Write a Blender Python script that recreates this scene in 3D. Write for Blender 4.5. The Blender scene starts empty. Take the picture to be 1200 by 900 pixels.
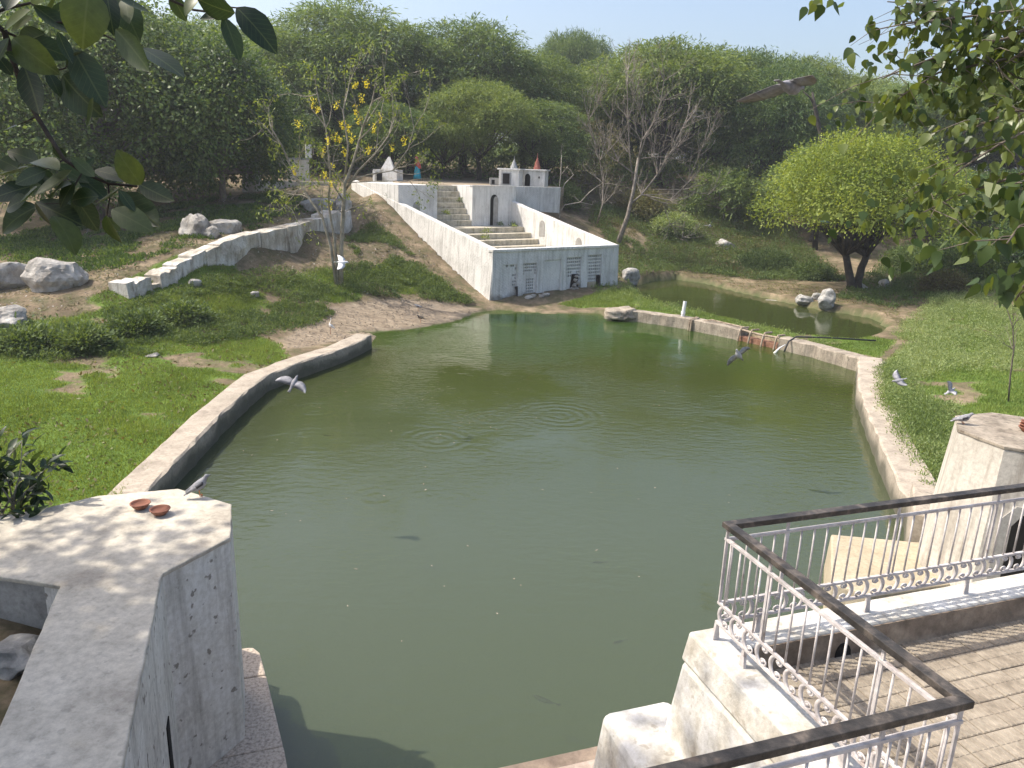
import bpy, math, random
import numpy as np
from mathutils import Vector, Matrix

R = math.radians
scene = bpy.context.scene
col = scene.collection

# ------------------------------------------------------------------ camera
FPX, PITCH, ROLL, EYE = 900.0, R(15.5), R(2.0), 7.0        # focal length for a 1200 px wide frame
Fv = np.array([0, math.cos(PITCH), -math.sin(PITCH)])
R0 = np.array([1.0, 0, 0]); U0 = np.cross(R0, Fv)
Rv = R0 * math.cos(ROLL) + U0 * math.sin(ROLL)
Uv = -R0 * math.sin(ROLL) + U0 * math.cos(ROLL)
CAM = np.array([0, 0, EYE])
cd = bpy.data.cameras.new('camera'); cam = bpy.data.objects.new('camera', cd); col.objects.link(cam)
cam.matrix_world = Matrix(((Rv[0], Uv[0], -Fv[0], 0), (Rv[1], Uv[1], -Fv[1], 0), (Rv[2], Uv[2], -Fv[2], EYE), (0, 0, 0, 1)))
cd.sensor_width = 36; cd.lens = 36 * FPX / 1200; cd.clip_start = 0.05; cd.clip_end = 4000
scene.camera = cam

# ------------------------------------------------------------------ sky, sun, exposure
SUN_EL, SUN_AZ = R(53), R(-82.6)                            # azimuth from +Y towards +X
w = bpy.data.worlds.new('World'); scene.world = w; w.use_nodes = True
nt = w.node_tree; nt.nodes.clear()
sky = nt.nodes.new('ShaderNodeTexSky'); sky.sky_type = 'NISHITA'; sky.sun_disc = False
sky.sun_elevation = SUN_EL; sky.sun_rotation = SUN_AZ
sky.air_density = 1.0; sky.dust_density = 5.0; sky.ozone_density = 1.0; sky.altitude = 200
bg = nt.nodes.new('ShaderNodeBackground'); bg.inputs[1].default_value = 0.15
wo = nt.nodes.new('ShaderNodeOutputWorld')
nt.links.new(sky.outputs[0], bg.inputs[0]); nt.links.new(bg.outputs[0], wo.inputs[0])
sd = bpy.data.lights.new('sun', 'SUN'); sd.energy = 3.2; sd.angle = R(0.6); sd.color = (1.0, 0.93, 0.82)
sun = bpy.data.objects.new('sun', sd); col.objects.link(sun)
SUNV = Vector((math.sin(SUN_AZ) * math.cos(SUN_EL), math.cos(SUN_AZ) * math.cos(SUN_EL), math.sin(SUN_EL)))
sun.rotation_euler = SUNV.to_track_quat('Z', 'Y').to_euler(); sun.location = (0, 0, 60)
vs = scene.view_settings; vs.view_transform = 'Standard'; vs.look = 'None'; vs.gamma = 1; vs.exposure = 0.80
vs.use_curve_mapping = False
cy = scene.cycles; cy.max_bounces = 5; cy.diffuse_bounces = 3; cy.glossy_bounces = 2; cy.transmission_bounces = 3; cy.transparent_max_bounces = 6; cy.volume_bounces = 0; cy.caustics_reflective = False; cy.caustics_refractive = False

# ------------------------------------------------------------------ survey helpers: a sight line to a plane of known height or distance
def ray(x, y): return Fv * FPX + Rv * (x - 600) - Uv * (y - 450)
def Zp(x, y, z=0.0):
    d = ray(x, y); return CAM + d * (z - EYE) / d[2]
def Yp(x, y, Y):
    d = ray(x, y); return CAM + d * Y / d[1]
TH = R(19); gu = np.array([math.cos(TH), math.sin(TH), 0]); gv = np.array([-math.sin(TH), math.cos(TH), 0])
def G(u, v, z=0.0): return gu * u + gv * v + np.array([0, 0, z])   # frame of the near bathing steps

# ------------------------------------------------------------------ material helpers
def newmat(name):
    m = bpy.data.materials.new(name); m.use_nodes = True
    n = m.node_tree; n.nodes.clear()
    return m, n, n.nodes, n.links
def L(links, a, b): links.new(a, b)
def noise(N, links, vec, scale, detail=6, rough=0.6, stretch=None):
    if stretch:
        mp = N.new('ShaderNodeMapping'); mp.inputs['Scale'].default_value = stretch
        links.new(vec, mp.inputs[0]); vec = mp.outputs[0]
    t = N.new('ShaderNodeTexNoise'); t.inputs['Scale'].default_value = scale
    t.inputs['Detail'].default_value = detail; t.inputs['Roughness'].default_value = rough
    links.new(vec, t.inputs['Vector']); return t.outputs['Fac']
def ramp(N, links, fac, stops, interp='LINEAR'):
    r = N.new('ShaderNodeValToRGB'); r.color_ramp.interpolation = interp
    e = r.color_ramp.elements
    e[0].position, e[0].color = stops[0][0], (*stops[0][1], 1)
    e[1].position, e[1].color = stops[1][0], (*stops[1][1], 1)
    for p, c in stops[2:]:
        k = e.new(p); k.color = (*c, 1)
    links.new(fac, r.inputs[0]); return r.outputs[0]
def bw(v): return (v, v, v)
def mixc(N, links, fac, a, b, mode='MIX'):
    m = N.new('ShaderNodeMix'); m.data_type = 'RGBA'; m.blend_type = mode
    for s, v in ((0, fac), (6, a), (7, b)):
        if isinstance(v, (int, float)): m.inputs[s].default_value = v
        elif isinstance(v, tuple): m.inputs[s].default_value = (*v, 1)
        else: links.new(v, m.inputs[s])
    return m.outputs[2]
def finish(m, N, links, colour, rough=0.85, bump=None, bstr=0.3, bdist=0.02, spec=0.3):
    p = N.new('ShaderNodeBsdfPrincipled'); o = N.new('ShaderNodeOutputMaterial')
    if isinstance(colour, tuple): p.inputs['Base Color'].default_value = (*colour, 1)
    else: links.new(colour, p.inputs['Base Color'])
    if isinstance(rough, (int, float)): p.inputs['Roughness'].default_value = rough
    else: links.new(rough, p.inputs['Roughness'])
    p.inputs['Specular IOR Level'].default_value = spec
    if bump is not None:
        b = N.new('ShaderNodeBump'); b.inputs['Strength'].default_value = bstr; b.inputs['Distance'].default_value = bdist
        links.new(bump, b.inputs['Height']); links.new(b.outputs[0], p.inputs['Normal'])
    links.new(p.outputs[0], o.inputs[0]); return m
def pos(N):
    return N.new('ShaderNodeNewGeometry').outputs['Position']

def stone(name, c1, c2, c3, scale=1.2, bstr=0.4, streak=0.0, dark=(0.12, 0.115, 0.1), fine=14, speck=0.0, rough=0.9, bdist=0.02, brick=None, low=None):
    """weathered masonry: two tones in patches, fine grain, optional vertical rain streaks, specks and faint brick courses"""
    m, n, N, K = newmat(name); P = pos(N)
    c = ramp(N, K, noise(N, K, P, scale), [(0.32, c1), (0.5, c2), (0.7, c3)])
    g = noise(N, K, P, fine, 8, 0.75)
    c = mixc(N, K, 0.55, c, ramp(N, K, g, [(0.3, bw(0.35)), (0.6, bw(0.75))]), 'OVERLAY')
    if streak:
        s = noise(N, K, P, 2.2, 5, 0.65, (2.6, 2.6, 0.22))
        f = ramp(N, K, s, [(0.48, bw(0)), (0.72, bw(streak))])
        c = mixc(N, K, f, c, dark)
    if speck:
        s = noise(N, K, P, 9, 3, 0.5)
        f = ramp(N, K, s, [(0.63, bw(0)), (0.68, bw(speck))])
        c = mixc(N, K, f, c, dark)
    if low:                                                   # damp, dirty foot of a wall: (height, colour)
        sx = N.new('ShaderNodeSeparateXYZ'); K.new(P, sx.inputs[0])
        b = N.new('ShaderNodeMath'); b.operation = 'MULTIPLY_ADD'; K.new(noise(N, K, P, 1.1, 8, .65), b.inputs[0]); b.inputs[1].default_value = -1.1; K.new(sx.outputs[2], b.inputs[2])
        mr = N.new('ShaderNodeMapRange'); mr.interpolation_type = 'SMOOTHSTEP'; K.new(b.outputs[0], mr.inputs[0])
        mr.inputs[1].default_value = low[0] - .75; mr.inputs[2].default_value = low[0] - .38; mr.inputs[3].default_value = .8; mr.inputs[4].default_value = 0
        f = mr.outputs[0]
        c = mixc(N, K, f, c, low[1])
    h = g
    if brick:
        mp = N.new('ShaderNodeMapping'); mp.inputs['Rotation'].default_value = brick
        K.new(P, mp.inputs[0])
        bt = N.new('ShaderNodeTexBrick'); bt.inputs['Scale'].default_value = 1.0
        bt.inputs['Brick Width'].default_value = 0.34; bt.inputs['Row Height'].default_value = 0.11; bt.inputs['Mortar Size'].default_value = 0.012
        bt.inputs['Mortar Smooth'].default_value = 0.4
        K.new(mp.outputs[0], bt.inputs['Vector'])
        inv = ramp(N, K, bt.outputs['Fac'], [(0, bw(1)), (1, bw(0.0))])
        h = mixc(N, K, 0.35, inv, g)
        c = mixc(N, K, 0.35, c, mixc(N, K, bt.outputs['Fac'], bw(1.0), bw(0.72)), 'MULTIPLY')
    return finish(m, N, K, c, rough, h, bstr, bdist)

def leafmat(name, c1, c2, c3, trans=0.35, rough=0.55, var=3.0):
    m, n, N, K = newmat(name)
    geo = N.new('ShaderNodeNewGeometry'); oi = N.new('ShaderNodeObjectInfo')
    patch = noise(N, K, geo.outputs['Position'], 0.45, 3)
    a = N.new('ShaderNodeMath'); a.operation = 'MULTIPLY_ADD'; a.inputs[1].default_value = 0.5
    K.new(geo.outputs['Random Per Island'], a.inputs[0]); K.new(patch, a.inputs[2])
    b = N.new('ShaderNodeMath'); b.operation = 'MULTIPLY_ADD'; b.inputs[1].default_value = 0.25
    K.new(oi.outputs['Random'], b.inputs[0]); K.new(a.outputs[0], b.inputs[2])
    c = ramp(N, K, b.outputs[0], [(0.45, c1), (0.85, c2), (1.2 if False else 1.0, c3)])
    p = N.new('ShaderNodeBsdfPrincipled'); K.new(c, p.inputs['Base Color']); p.inputs['Roughness'].default_value = rough
    p.inputs['Specular IOR Level'].default_value = 0.35
    t = N.new('ShaderNodeBsdfTranslucent')
    K.new(mixc(N, K, 1.0, c, (1.35, 1.25, 0.55), 'MULTIPLY'), t.inputs[0])
    mx = N.new('ShaderNodeMixShader'); mx.inputs[0].default_value = trans
    o = N.new('ShaderNodeOutputMaterial')
    K.new(p.outputs[0], mx.inputs[1]); K.new(t.outputs[0], mx.inputs[2]); K.new(mx.outputs[0], o.inputs[0])
    return m

def plain(name, c, rough=0.7, var=0.25, scale=8, spec=0.3, metallic=0.0):
    m, n, N, K = newmat(name); P = N.new('ShaderNodeTexCoord').outputs['Object']
    f = noise(N, K, P, scale)
    cc = ramp(N, K, f, [(0.3, tuple(x * (1 - var) for x in c)), (0.7, tuple(min(1, x * (1 + var)) for x in c))])
    finish(m, N, K, cc, rough, f, 0.15, 0.01, spec)
    N['Principled BSDF'].inputs['Metallic'].default_value = metallic
    return m

MT = {}
MT['concrete'] = stone('weathered concrete', (0.31, 0.275, 0.225), (0.44, 0.40, 0.33), (0.54, 0.49, 0.41), 1.5, 0.35, speck=0.25)
MT['coping'] = stone('rough concrete coping', (0.24, 0.205, 0.165), (0.33, 0.285, 0.23), (0.40, 0.35, 0.285), 2.2, 0.6, speck=0.35, low=(0.34, (0.05, 0.055, 0.035)))  # low band: waterline stain, deepened to stand in for inner-face shade too
MT['weir'] = stone('old weir concrete', (0.19, 0.16, 0.125), (0.29, 0.25, 0.20), (0.37, 0.325, 0.26), 2.0, 0.8, streak=0.6, dark=(0.06, 0.05, 0.035), speck=0.5)
MT['blockside'] = stone('stained plaster', (0.44, 0.42, 0.385), (0.55, 0.53, 0.485), (0.62, 0.60, 0.55), 0.9, 0.25, streak=0.55, dark=(0.16, 0.14, 0.115), speck=0.8)
MT['white'] = stone('limewashed brickwork', (0.50, 0.49, 0.46), (0.66, 0.65, 0.62), (0.74, 0.73, 0.70), 0.8, 0.5, streak=0.62, dark=(0.30, 0.29, 0.26), speck=0.35, brick=(R(90), 0, R(-37.9)), bdist=0.03)
MT['whiteside'] = stone('limewashed side wall', (0.50, 0.485, 0.45), (0.66, 0.64, 0.60), (0.74, 0.72, 0.68), 0.8, 0.5, streak=0.62, dark=(0.24, 0.22, 0.19), speck=0.4, brick=(R(90), 0, R(52.1)), bdist=0.03)
MT['whitefront'] = stone('limewashed front wall with damp foot', (0.50, 0.50, 0.485), (0.64, 0.645, 0.635), (0.72, 0.72, 0.71), 0.8, 0.5, streak=0.62, dark=(0.28, 0.28, 0.26), speck=0.35, brick=(R(90), 0, R(-37.9)), low=(0.55, (0.13, 0.13, 0.11)), bdist=0.03)
MT['plaster'] = stone('worn whitewash', (0.42, 0.385, 0.32), (0.58, 0.555, 0.505), (0.69, 0.675, 0.645), 2.4, 0.5, streak=0.4, dark=(0.33, 0.28, 0.21), speck=0.55, bdist=.03)
MT['pillar'] = stone('rain streaked whitewash', (0.34, 0.31, 0.265), (0.43, 0.40, 0.35), (0.50, 0.47, 0.415), 0.7, 0.3, streak=0.95, dark=(0.26, 0.225, 0.185), speck=0.0)
MT['kerb'] = stone('dirty kerb plaster', (0.12, 0.09, 0.065), (0.22, 0.17, 0.125), (0.36, 0.29, 0.215), 3.0, 0.6, speck=0.3)
MT['step'] = stone('mossy stone steps', (0.28, 0.25, 0.18), (0.42, 0.38, 0.30), (0.52, 0.48, 0.38), 2.5, 0.7, streak=0.5, dark=(0.10, 0.10, 0.06))
MT['tan'] = stone('tan sandstone plinth', (0.302, 0.252, 0.173), (0.360, 0.310, 0.223), (0.403, 0.353, 0.266), 1.2, 0.35, speck=0.15)
MT['granite'] = stone('speckled granite ledge', (0.216, 0.180, 0.153), (0.432, 0.360, 0.288), (0.522, 0.450, 0.369), 26, 0.3, fine=40)
MT['brownstep'] = stone('brown wet stone', (0.13, 0.10, 0.08), (0.20, 0.155, 0.12), (0.27, 0.21, 0.16), 3, 0.4)
MT['pinkstep'] = stone('pale sandstone', (0.304, 0.232, 0.192), (0.368, 0.296, 0.248), (0.416, 0.344, 0.288), 3, 0.3)
MT['tile'] = stone('cement floor tile', (0.205, 0.172, 0.132), (0.265, 0.225, 0.175), (0.315, 0.272, 0.215), 3.5, 0.35, speck=0.2)
MT['rock'] = stone('pale quartzite', (0.20, 0.18, 0.155), (0.34, 0.32, 0.29), (0.48, 0.46, 0.425), 1.8, 1.0, fine=5, bdist=0.08, speck=0.2, dark=(0.16, 0.13, 0.10))
MT['rockdark'] = stone('grey boulder', (0.16, 0.155, 0.14), (0.28, 0.275, 0.26), (0.42, 0.41, 0.39), 4, 0.9, fine=9, bdist=0.05)
MT['retain'] = stone('flaking whitewashed rubble wall', (0.28, 0.24, 0.18), (0.50, 0.46, 0.40), (0.70, 0.68, 0.64), 1.1, 0.9, streak=0.75, dark=(0.15, 0.12, 0.085), speck=0.3, bdist=0.06)
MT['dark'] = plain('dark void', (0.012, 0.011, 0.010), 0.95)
MT['shadegrey'] = stone('shade grey render', (0.2, 0.19, 0.175), (0.28, 0.27, 0.25), (0.34, 0.33, 0.31), 1.5, 0.3, speck=0.3)  # darker grey stands in for shade on the bastion side wall and in niches
MT['bark'] = stone('grey brown bark', (0.09, 0.075, 0.06), (0.15, 0.125, 0.10), (0.21, 0.18, 0.15), 4, 1.0, fine=20)
MT['barkdark'] = stone('dark bark', (0.03, 0.026, 0.022), (0.05, 0.042, 0.035), (0.075, 0.062, 0.05), 4, 1.0, fine=20)
MT['barkpale'] = stone('pale bare wood', (0.24, 0.21, 0.17), (0.36, 0.32, 0.265), (0.46, 0.42, 0.36), 4, 0.8, fine=16)
MT['barkgrey'] = stone('grey brown bare wood', (0.13, 0.11, 0.09), (0.20, 0.175, 0.145), (0.28, 0.25, 0.215), 4, 0.8, fine=16)
MT['barkolive'] = stone('olive grey bark', (0.17, 0.15, 0.11), (0.26, 0.235, 0.18), (0.34, 0.31, 0.25), 3, 0.8, fine=16)
MT['leaf_pro'] = leafmat('feathery green leaves', (0.048, 0.094, 0.032), (0.098, 0.162, 0.052), (0.180, 0.250, 0.080), 0.36)
MT['leaf_pro2'] = leafmat('feathery yellow green leaves', (0.062, 0.108, 0.030), (0.120, 0.182, 0.046), (0.205, 0.265, 0.072), 0.38)
MT['leaf_broad'] = leafmat('glossy broad leaves', (0.042, 0.082, 0.026), (0.085, 0.148, 0.038), (0.165, 0.235, 0.062), 0.4, 0.45)
MT['leaf_neem'] = leafmat('fresh lime green leaves', (0.105, 0.160, 0.022), (0.185, 0.250, 0.036), (0.270, 0.325, 0.056), 0.42)
MT['leaf_dry'] = leafmat('dry olive leaves', (0.10, 0.085, 0.04), (0.15, 0.13, 0.055), (0.17, 0.18, 0.06), 0.3)
MT['leaf_fig'] = leafmat('large dark fig leaves', (0.018, 0.034, 0.016), (0.028, 0.052, 0.021), (0.060, 0.100, 0.022), 0.3, 0.42)
MT['leaf_peepal'] = leafmat('dark hanging leaves', (0.034, 0.060, 0.023), (0.060, 0.098, 0.033), (0.13, 0.17, 0.045), 0.42, 0.35)
MT['grass'] = leafmat('lawn grass', (0.112, 0.168, 0.034), (0.165, 0.232, 0.048), (0.235, 0.300, 0.075), 0.35, 0.6)
MT['weed'] = leafmat('pale weeds', (0.115, 0.175, 0.055), (0.19, 0.26, 0.085), (0.31, 0.37, 0.17), 0.42, 0.7)
MT['weedblue'] = leafmat('dull green weeds', (0.060, 0.100, 0.034), (0.095, 0.145, 0.048), (0.14, 0.195, 0.066), 0.35, 0.7)
MT['flower'] = leafmat('yellow blossom', (0.70, 0.58, 0.02), (0.80, 0.68, 0.03), (0.86, 0.78, 0.08), 0.25, 0.6)
MT['steel'] = stone('silver painted iron', (0.34, 0.31, 0.30), (0.46, 0.425, 0.41), (0.55, 0.52, 0.505), 6, 0.2, speck=0.45, dark=(0.22, 0.14, 0.10), rough=0.5)
MT['handrail'] = stone('dark worn handrail', (0.022, 0.020, 0.019), (0.045, 0.040, 0.036), (0.14, 0.115, 0.095), 7, 0.3, rough=0.42, speck=0.2, dark=(0.16, 0.11, 0.08))
MT['terracotta'] = plain('terracotta', (0.24, 0.105, 0.07), 0.85, 0.2)
MT['pvc'] = plain('white plastic', (0.72, 0.73, 0.74), 0.35, 0.05)
MT['earthfloor'] = stone('trodden earth', (0.16, 0.125, 0.085), (0.26, 0.21, 0.15), (0.34, 0.285, 0.21), 1.3, 0.5, speck=.3)
MT['rust'] = stone('rusty iron', (0.13, 0.06, 0.035), (0.22, 0.115, 0.075), (0.30, 0.18, 0.12), 5, 0.5)
MT['wood'] = stone('grey driftwood', (0.16, 0.12, 0.085), (0.27, 0.215, 0.16), (0.38, 0.32, 0.25), 6, 0.6)
MT['pigeon'] = plain('slate grey plumage', (0.25, 0.25, 0.27), 0.7, 0.35, 14)
MT['pigeonpale'] = plain('pale grey plumage', (0.36, 0.36, 0.38), 0.7, 0.25, 14)
MT['birdwhite'] = plain('white plumage', (0.80, 0.80, 0.78), 0.7, 0.06)
MT['birddark'] = plain('blackish plumage', (0.035, 0.035, 0.04), 0.6, 0.3)
MT['birdbrown'] = plain('brown plumage', (0.20, 0.15, 0.11), 0.75, 0.35, 12)
MT['birdgrey'] = plain('brownish grey plumage', (0.23, 0.215, 0.205), 0.75, 0.3, 12)
MT['orange'] = plain('orange beak and legs', (0.45, 0.16, 0.06), 0.6)
MT['fish'] = plain('dark fish skin', (0.008, 0.010, 0.010), 0.6)
MT['skin'] = plain('brown skin', (0.22, 0.115, 0.07), 0.6, 0.1)
MT['turquoise'] = plain('turquoise cloth', (0.035, 0.33, 0.44), 0.85, 0.2, 6)
MT['redcloth'] = plain('red cloth', (0.50, 0.085, 0.07), 0.85, 0.2, 6)
MT['redpaint'] = plain('faded red paint', (0.30, 0.105, 0.08), 0.8, 0.25)
MT['greypaint'] = plain('grey render', (0.30, 0.31, 0.31), 0.85, 0.25)

# ------------------------------------------------------------------ mesh helpers
class MB:
    def __init__(s): s.v = []; s.f = []; s.m = []
    def add(s, V, F, mi=0):
        o = len(s.v); s.v += [tuple(map(float, p)) for p in V]; s.f += [tuple(i + o for i in f) for f in F]; s.m += [mi] * len(F); return s
    def hexa(s, b, t, mi=0):                                   # bottom and top quads, same winding (ccw from above)
        return s.add(list(b) + list(t), [(3, 2, 1, 0), (4, 5, 6, 7), (0, 1, 5, 4), (1, 2, 6, 5), (2, 3, 7, 6), (3, 0, 4, 7)], mi)
    def box(s, c, sz, rz=0.0, mi=0):
        x, y, z = sz[0] / 2, sz[1] / 2, sz[2] / 2; ca, sa = math.cos(rz), math.sin(rz)
        q = [(-x, -y), (x, -y), (x, y), (-x, y)]
        q = [(c[0] + a * ca - b * sa, c[1] + a * sa + b * ca) for a, b in q]
        return s.hexa([(a, b, c[2] - z) for a, b in q], [(a, b, c[2] + z) for a, b in q], mi)
    def prism(s, poly, z0, z1, top=None, mi=0, mtop=None):
        n = len(poly); top = top or poly
        g = lambda z, i: z[i] if isinstance(z, (list, tuple)) else z
        V = [(p[0], p[1], g(z0, i)) for i, p in enumerate(poly)] + [(p[0], p[1], g(z1, i)) for i, p in enumerate(top)]
        s.add(V, [tuple(range(n - 1, -1, -1))] + [(i, (i + 1) % n, n + (i + 1) % n, n + i) for i in range(n)], mi)
        o = len(s.v) - 2 * n
        s.f.append(tuple(o + n + i for i in range(n))); s.m.append(mi if mtop is None else mtop)
        return s
    def tube(s, pts, rad, n=6, mi=0, caps=True):
        pts = [np.array(p, float) for p in pts]; k = len(pts)
        if isinstance(rad, (int, float)): rad = [rad] * k
        V = []; ref = None
        for i in range(k):
            t = pts[min(i + 1, k - 1)] - pts[max(i - 1, 0)]; t = t / (np.linalg.norm(t) + 1e-9)
            if ref is None:
                ref = np.array([1.0, 0, 0]) if abs(t[0]) < 0.8 else np.array([0, 1.0, 0])
            a = ref - t * (ref @ t); a /= np.linalg.norm(a) + 1e-9; ref = a; b = np.cross(t, a)
            for j in range(n):
                q = 2 * math.pi * j / n; V.append(pts[i] + (a * math.cos(q) + b * math.sin(q)) * rad[i])
        F = [(i * n + j, i * n + (j + 1) % n, (i + 1) * n + (j + 1) % n, (i + 1) * n + j) for i in range(k - 1) for j in range(n)]
        if caps: F += [tuple(range(n - 1, -1, -1)), tuple((k - 1) * n + j for j in range(n))]
        return s.add(V, F, mi)
    def lathe(s, prof, c=(0, 0, 0), n=12, mi=0):
        V = []; k = len(prof)
        for r, z in prof:
            for j in range(n):
                q = 2 * math.pi * j / n; V.append((c[0] + r * math.cos(q), c[1] + r * math.sin(q), c[2] + z))
        F = [(i * n + j, i * n + (j + 1) % n, (i + 1) * n + (j + 1) % n, (i + 1) * n + j) for i in range(k - 1) for j in range(n)]
        F += [tuple(range(n - 1, -1, -1)), tuple((k - 1) * n + j for j in range(n))]
        return s.add(V, F, mi)
    def loft(s, rings, mi=0):
        n = len(rings[0]); k = len(rings); V = [p for r in rings for p in r]
        F = [(i * n + j, i * n + (j + 1) % n, (i + 1) * n + (j + 1) % n, (i + 1) * n + j) for i in range(k - 1) for j in range(n)]
        F += [tuple(range(n - 1, -1, -1)), tuple((k - 1) * n + j for j in range(n))]
        return s.add(V, F, mi)
    def mesh(s, name, mats, off=None, smooth=False):
        me = bpy.data.meshes.new(name)
        V = s.v if off is None else [(p[0] - off[0], p[1] - off[1], p[2] - off[2]) for p in s.v]
        me.from_pydata(V, [], s.f)
        for m in (mats if isinstance(mats, (list, tuple)) else [mats]): me.materials.append(m)
        me.polygons.foreach_set('material_index', s.m)
        if smooth: me.polygons.foreach_set('use_smooth', [True] * len(me.polygons))
        me.update(); return me
    def build(s, name, mats, parent=None, smooth=False, local=False, bevel=0.0):
        off = None if (parent is None or local) else tuple(parent.location)
        o = bpy.data.objects.new(name, s.mesh(name, mats, off, smooth)); col.objects.link(o)
        if parent: o.parent = parent
        if bevel:
            b = o.modifiers.new('bevel', 'BEVEL'); b.width = bevel; b.segments = 2; b.limit_method = 'ANGLE'; b.angle_limit = R(40)
        return o
def tag(o, label=None, cat=None, group=None, kind=None):
    if label: o['label'] = label
    if cat: o['category'] = cat
    if group: o['group'] = group
    if kind: o['kind'] = kind
    return o
def thing(name, loc, label, cat, group=None, rz=0.0):
    o = bpy.data.objects.new(name, None); col.objects.link(o); o.empty_display_size = 0.2
    o.location = tuple(map(float, loc)); o.rotation_euler = (0, 0, rz); return tag(o, label, cat, group)
def put(name, me, parent, loc=(0, 0, 0), mat=None):
    o = bpy.data.objects.new(name, me); col.objects.link(o)
    if parent: o.parent = parent
    if mat is not None: o.matrix_basis = mat
    else: o.location = loc
    return o
def copy_tree(o, parent=None):
    c = o.copy(); col.objects.link(c); c.parent = parent
    for ch in list(o.children): copy_tree(ch, c)
    return c
def quads(name, V, mat, parent=None, off=None, smooth=False):
    """V: (N,k,3) array of separate k-gons -> one mesh object"""
    V = np.asarray(V, np.float32)
    if off is not None: V = V - np.asarray(off, np.float32)
    n, k = V.shape[:2]; me = bpy.data.meshes.new(name)
    me.vertices.add(n * k); me.vertices.foreach_set('co', V.reshape(-1))
    me.loops.add(n * k); me.loops.foreach_set('vertex_index', np.arange(n * k, dtype=np.int32))
    me.polygons.add(n); me.polygons.foreach_set('loop_start', np.arange(0, n * k, k, dtype=np.int32)); me.polygons.foreach_set('loop_total', np.full(n, k, np.int32))
    me.materials.append(mat); me.update(calc_edges=True)
    o = bpy.data.objects.new(name, me); col.objects.link(o)
    if parent: o.parent = parent
    return o
def inpoly(x, y, poly):
    x = np.asarray(x); y = np.asarray(y); r = np.zeros(x.shape, bool); n = len(poly)
    for i in range(n):
        x0, y0 = poly[i][:2]; x1, y1 = poly[(i + 1) % n][:2]
        c = ((y0 > y) != (y1 > y))
        with np.errstate(divide='ignore', invalid='ignore'):
            r ^= c & (x < (x1 - x0) * (y - y0) / ((y1 - y0) if y1 != y0 else 1e-9) + x0)
    return r
def polydist(x, y, poly, closed=True):
    d = np.full(np.shape(x), 1e9); n = len(poly)
    for i in range(n if closed else n - 1):
        ax, ay = poly[i][:2]; bx, by = poly[(i + 1) % n][:2]
        t = np.clip(((x - ax) * (bx - ax) + (y - ay) * (by - ay)) / ((bx - ax) ** 2 + (by - ay) ** 2 + 1e-9), 0, 1)
        d = np.minimum(d, np.hypot(x - ax - t * (bx - ax), y - ay - t * (by - ay)))
    return d
def vnoise(x, y, s, seed=0):
    """smooth value noise on numpy arrays"""
    x = np.asarray(x) * s + 37.1 * seed; y = np.asarray(y) * s - 11.7 * seed
    xi = np.floor(x).astype(np.int64); yi = np.floor(y).astype(np.int64); fx = x - xi; fy = y - yi
    fx = fx * fx * (3 - 2 * fx); fy = fy * fy * (3 - 2 * fy)
    def h(a, b):
        k = (a * 374761393 + b * 668265263 + seed * 974634) & 0x7fffffff
        k = ((k ^ (k >> 13)) * 1274126177) & 0x7fffffff
        return ((k ^ (k >> 16)) & 0xffff) / 65535.0
    return (h(xi, yi) * (1 - fx) + h(xi + 1, yi) * fx) * (1 - fy) + (h(xi, yi + 1) * (1 - fx) + h(xi + 1, yi + 1) * fx) * fy

# ================================================================== the ground
# frame of the far bathing ghat
O3 = Zp(578, 293, 3.0); R3 = Zp(724, 287, 3.0); TW = float(np.hypot(*(R3 - O3)[:2]))
ta = math.atan2(R3[1] - O3[1], R3[0] - O3[0]); teu = np.array([math.cos(ta), math.sin(ta), 0]); tev = np.array([-teu[1], teu[0], 0])
def T(u, v, z=0.0): return np.array([O3[0], O3[1], 0]) + teu * u + tev * v + np.array([0, 0, z])

LW = [(-5.2, 10.2), (-7.2, 13.2), (-7.66, 19.5), (-7.75, 23.2), (-7.3, 24.7), (-6.2, 27.4), (-5.6, 29.8)]      # inner foot of the left pool wall
RW = [(13.25, 28.8), (11.35, 24.4), (9.75, 19.5), (8.55, 15.6), (8.0, 13.4)]                                  # inner foot of the right pool wall
WR = [(5.2, 37.7), (6.1, 37.6), (8.08, 36.2), (10.53, 33.4), (12.33, 30.9), (13.25, 28.8)]                    # inner foot of the weir
SHORE = [tuple(Zp(*q, 0)[:2]) for q in [(441, 391), (415, 391), (400, 396), (425, 389), (470, 387), (500, 383), (535, 376), (556, 367), (580, 363), (640, 368), (700, 367)]]
POOL = [tuple(G(-0.6, 4.2)[:2]), tuple(G(-0.6, 8.5)[:2])] + LW + SHORE + WR + RW + [tuple(G(11.0, 9.0)[:2]), tuple(G(11.0, 4.2)[:2])]
POND = [tuple(Zp(*q, .2)[:2]) for q in [(735, 338), (760, 330), (790, 327), (830, 333), (860, 341), (905, 351), (960, 363), (1000, 369), (1025, 374), (1042, 385), (1034, 395), (1003, 402), (940, 394), (880, 382), (810, 365), (752, 352)]]

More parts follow.
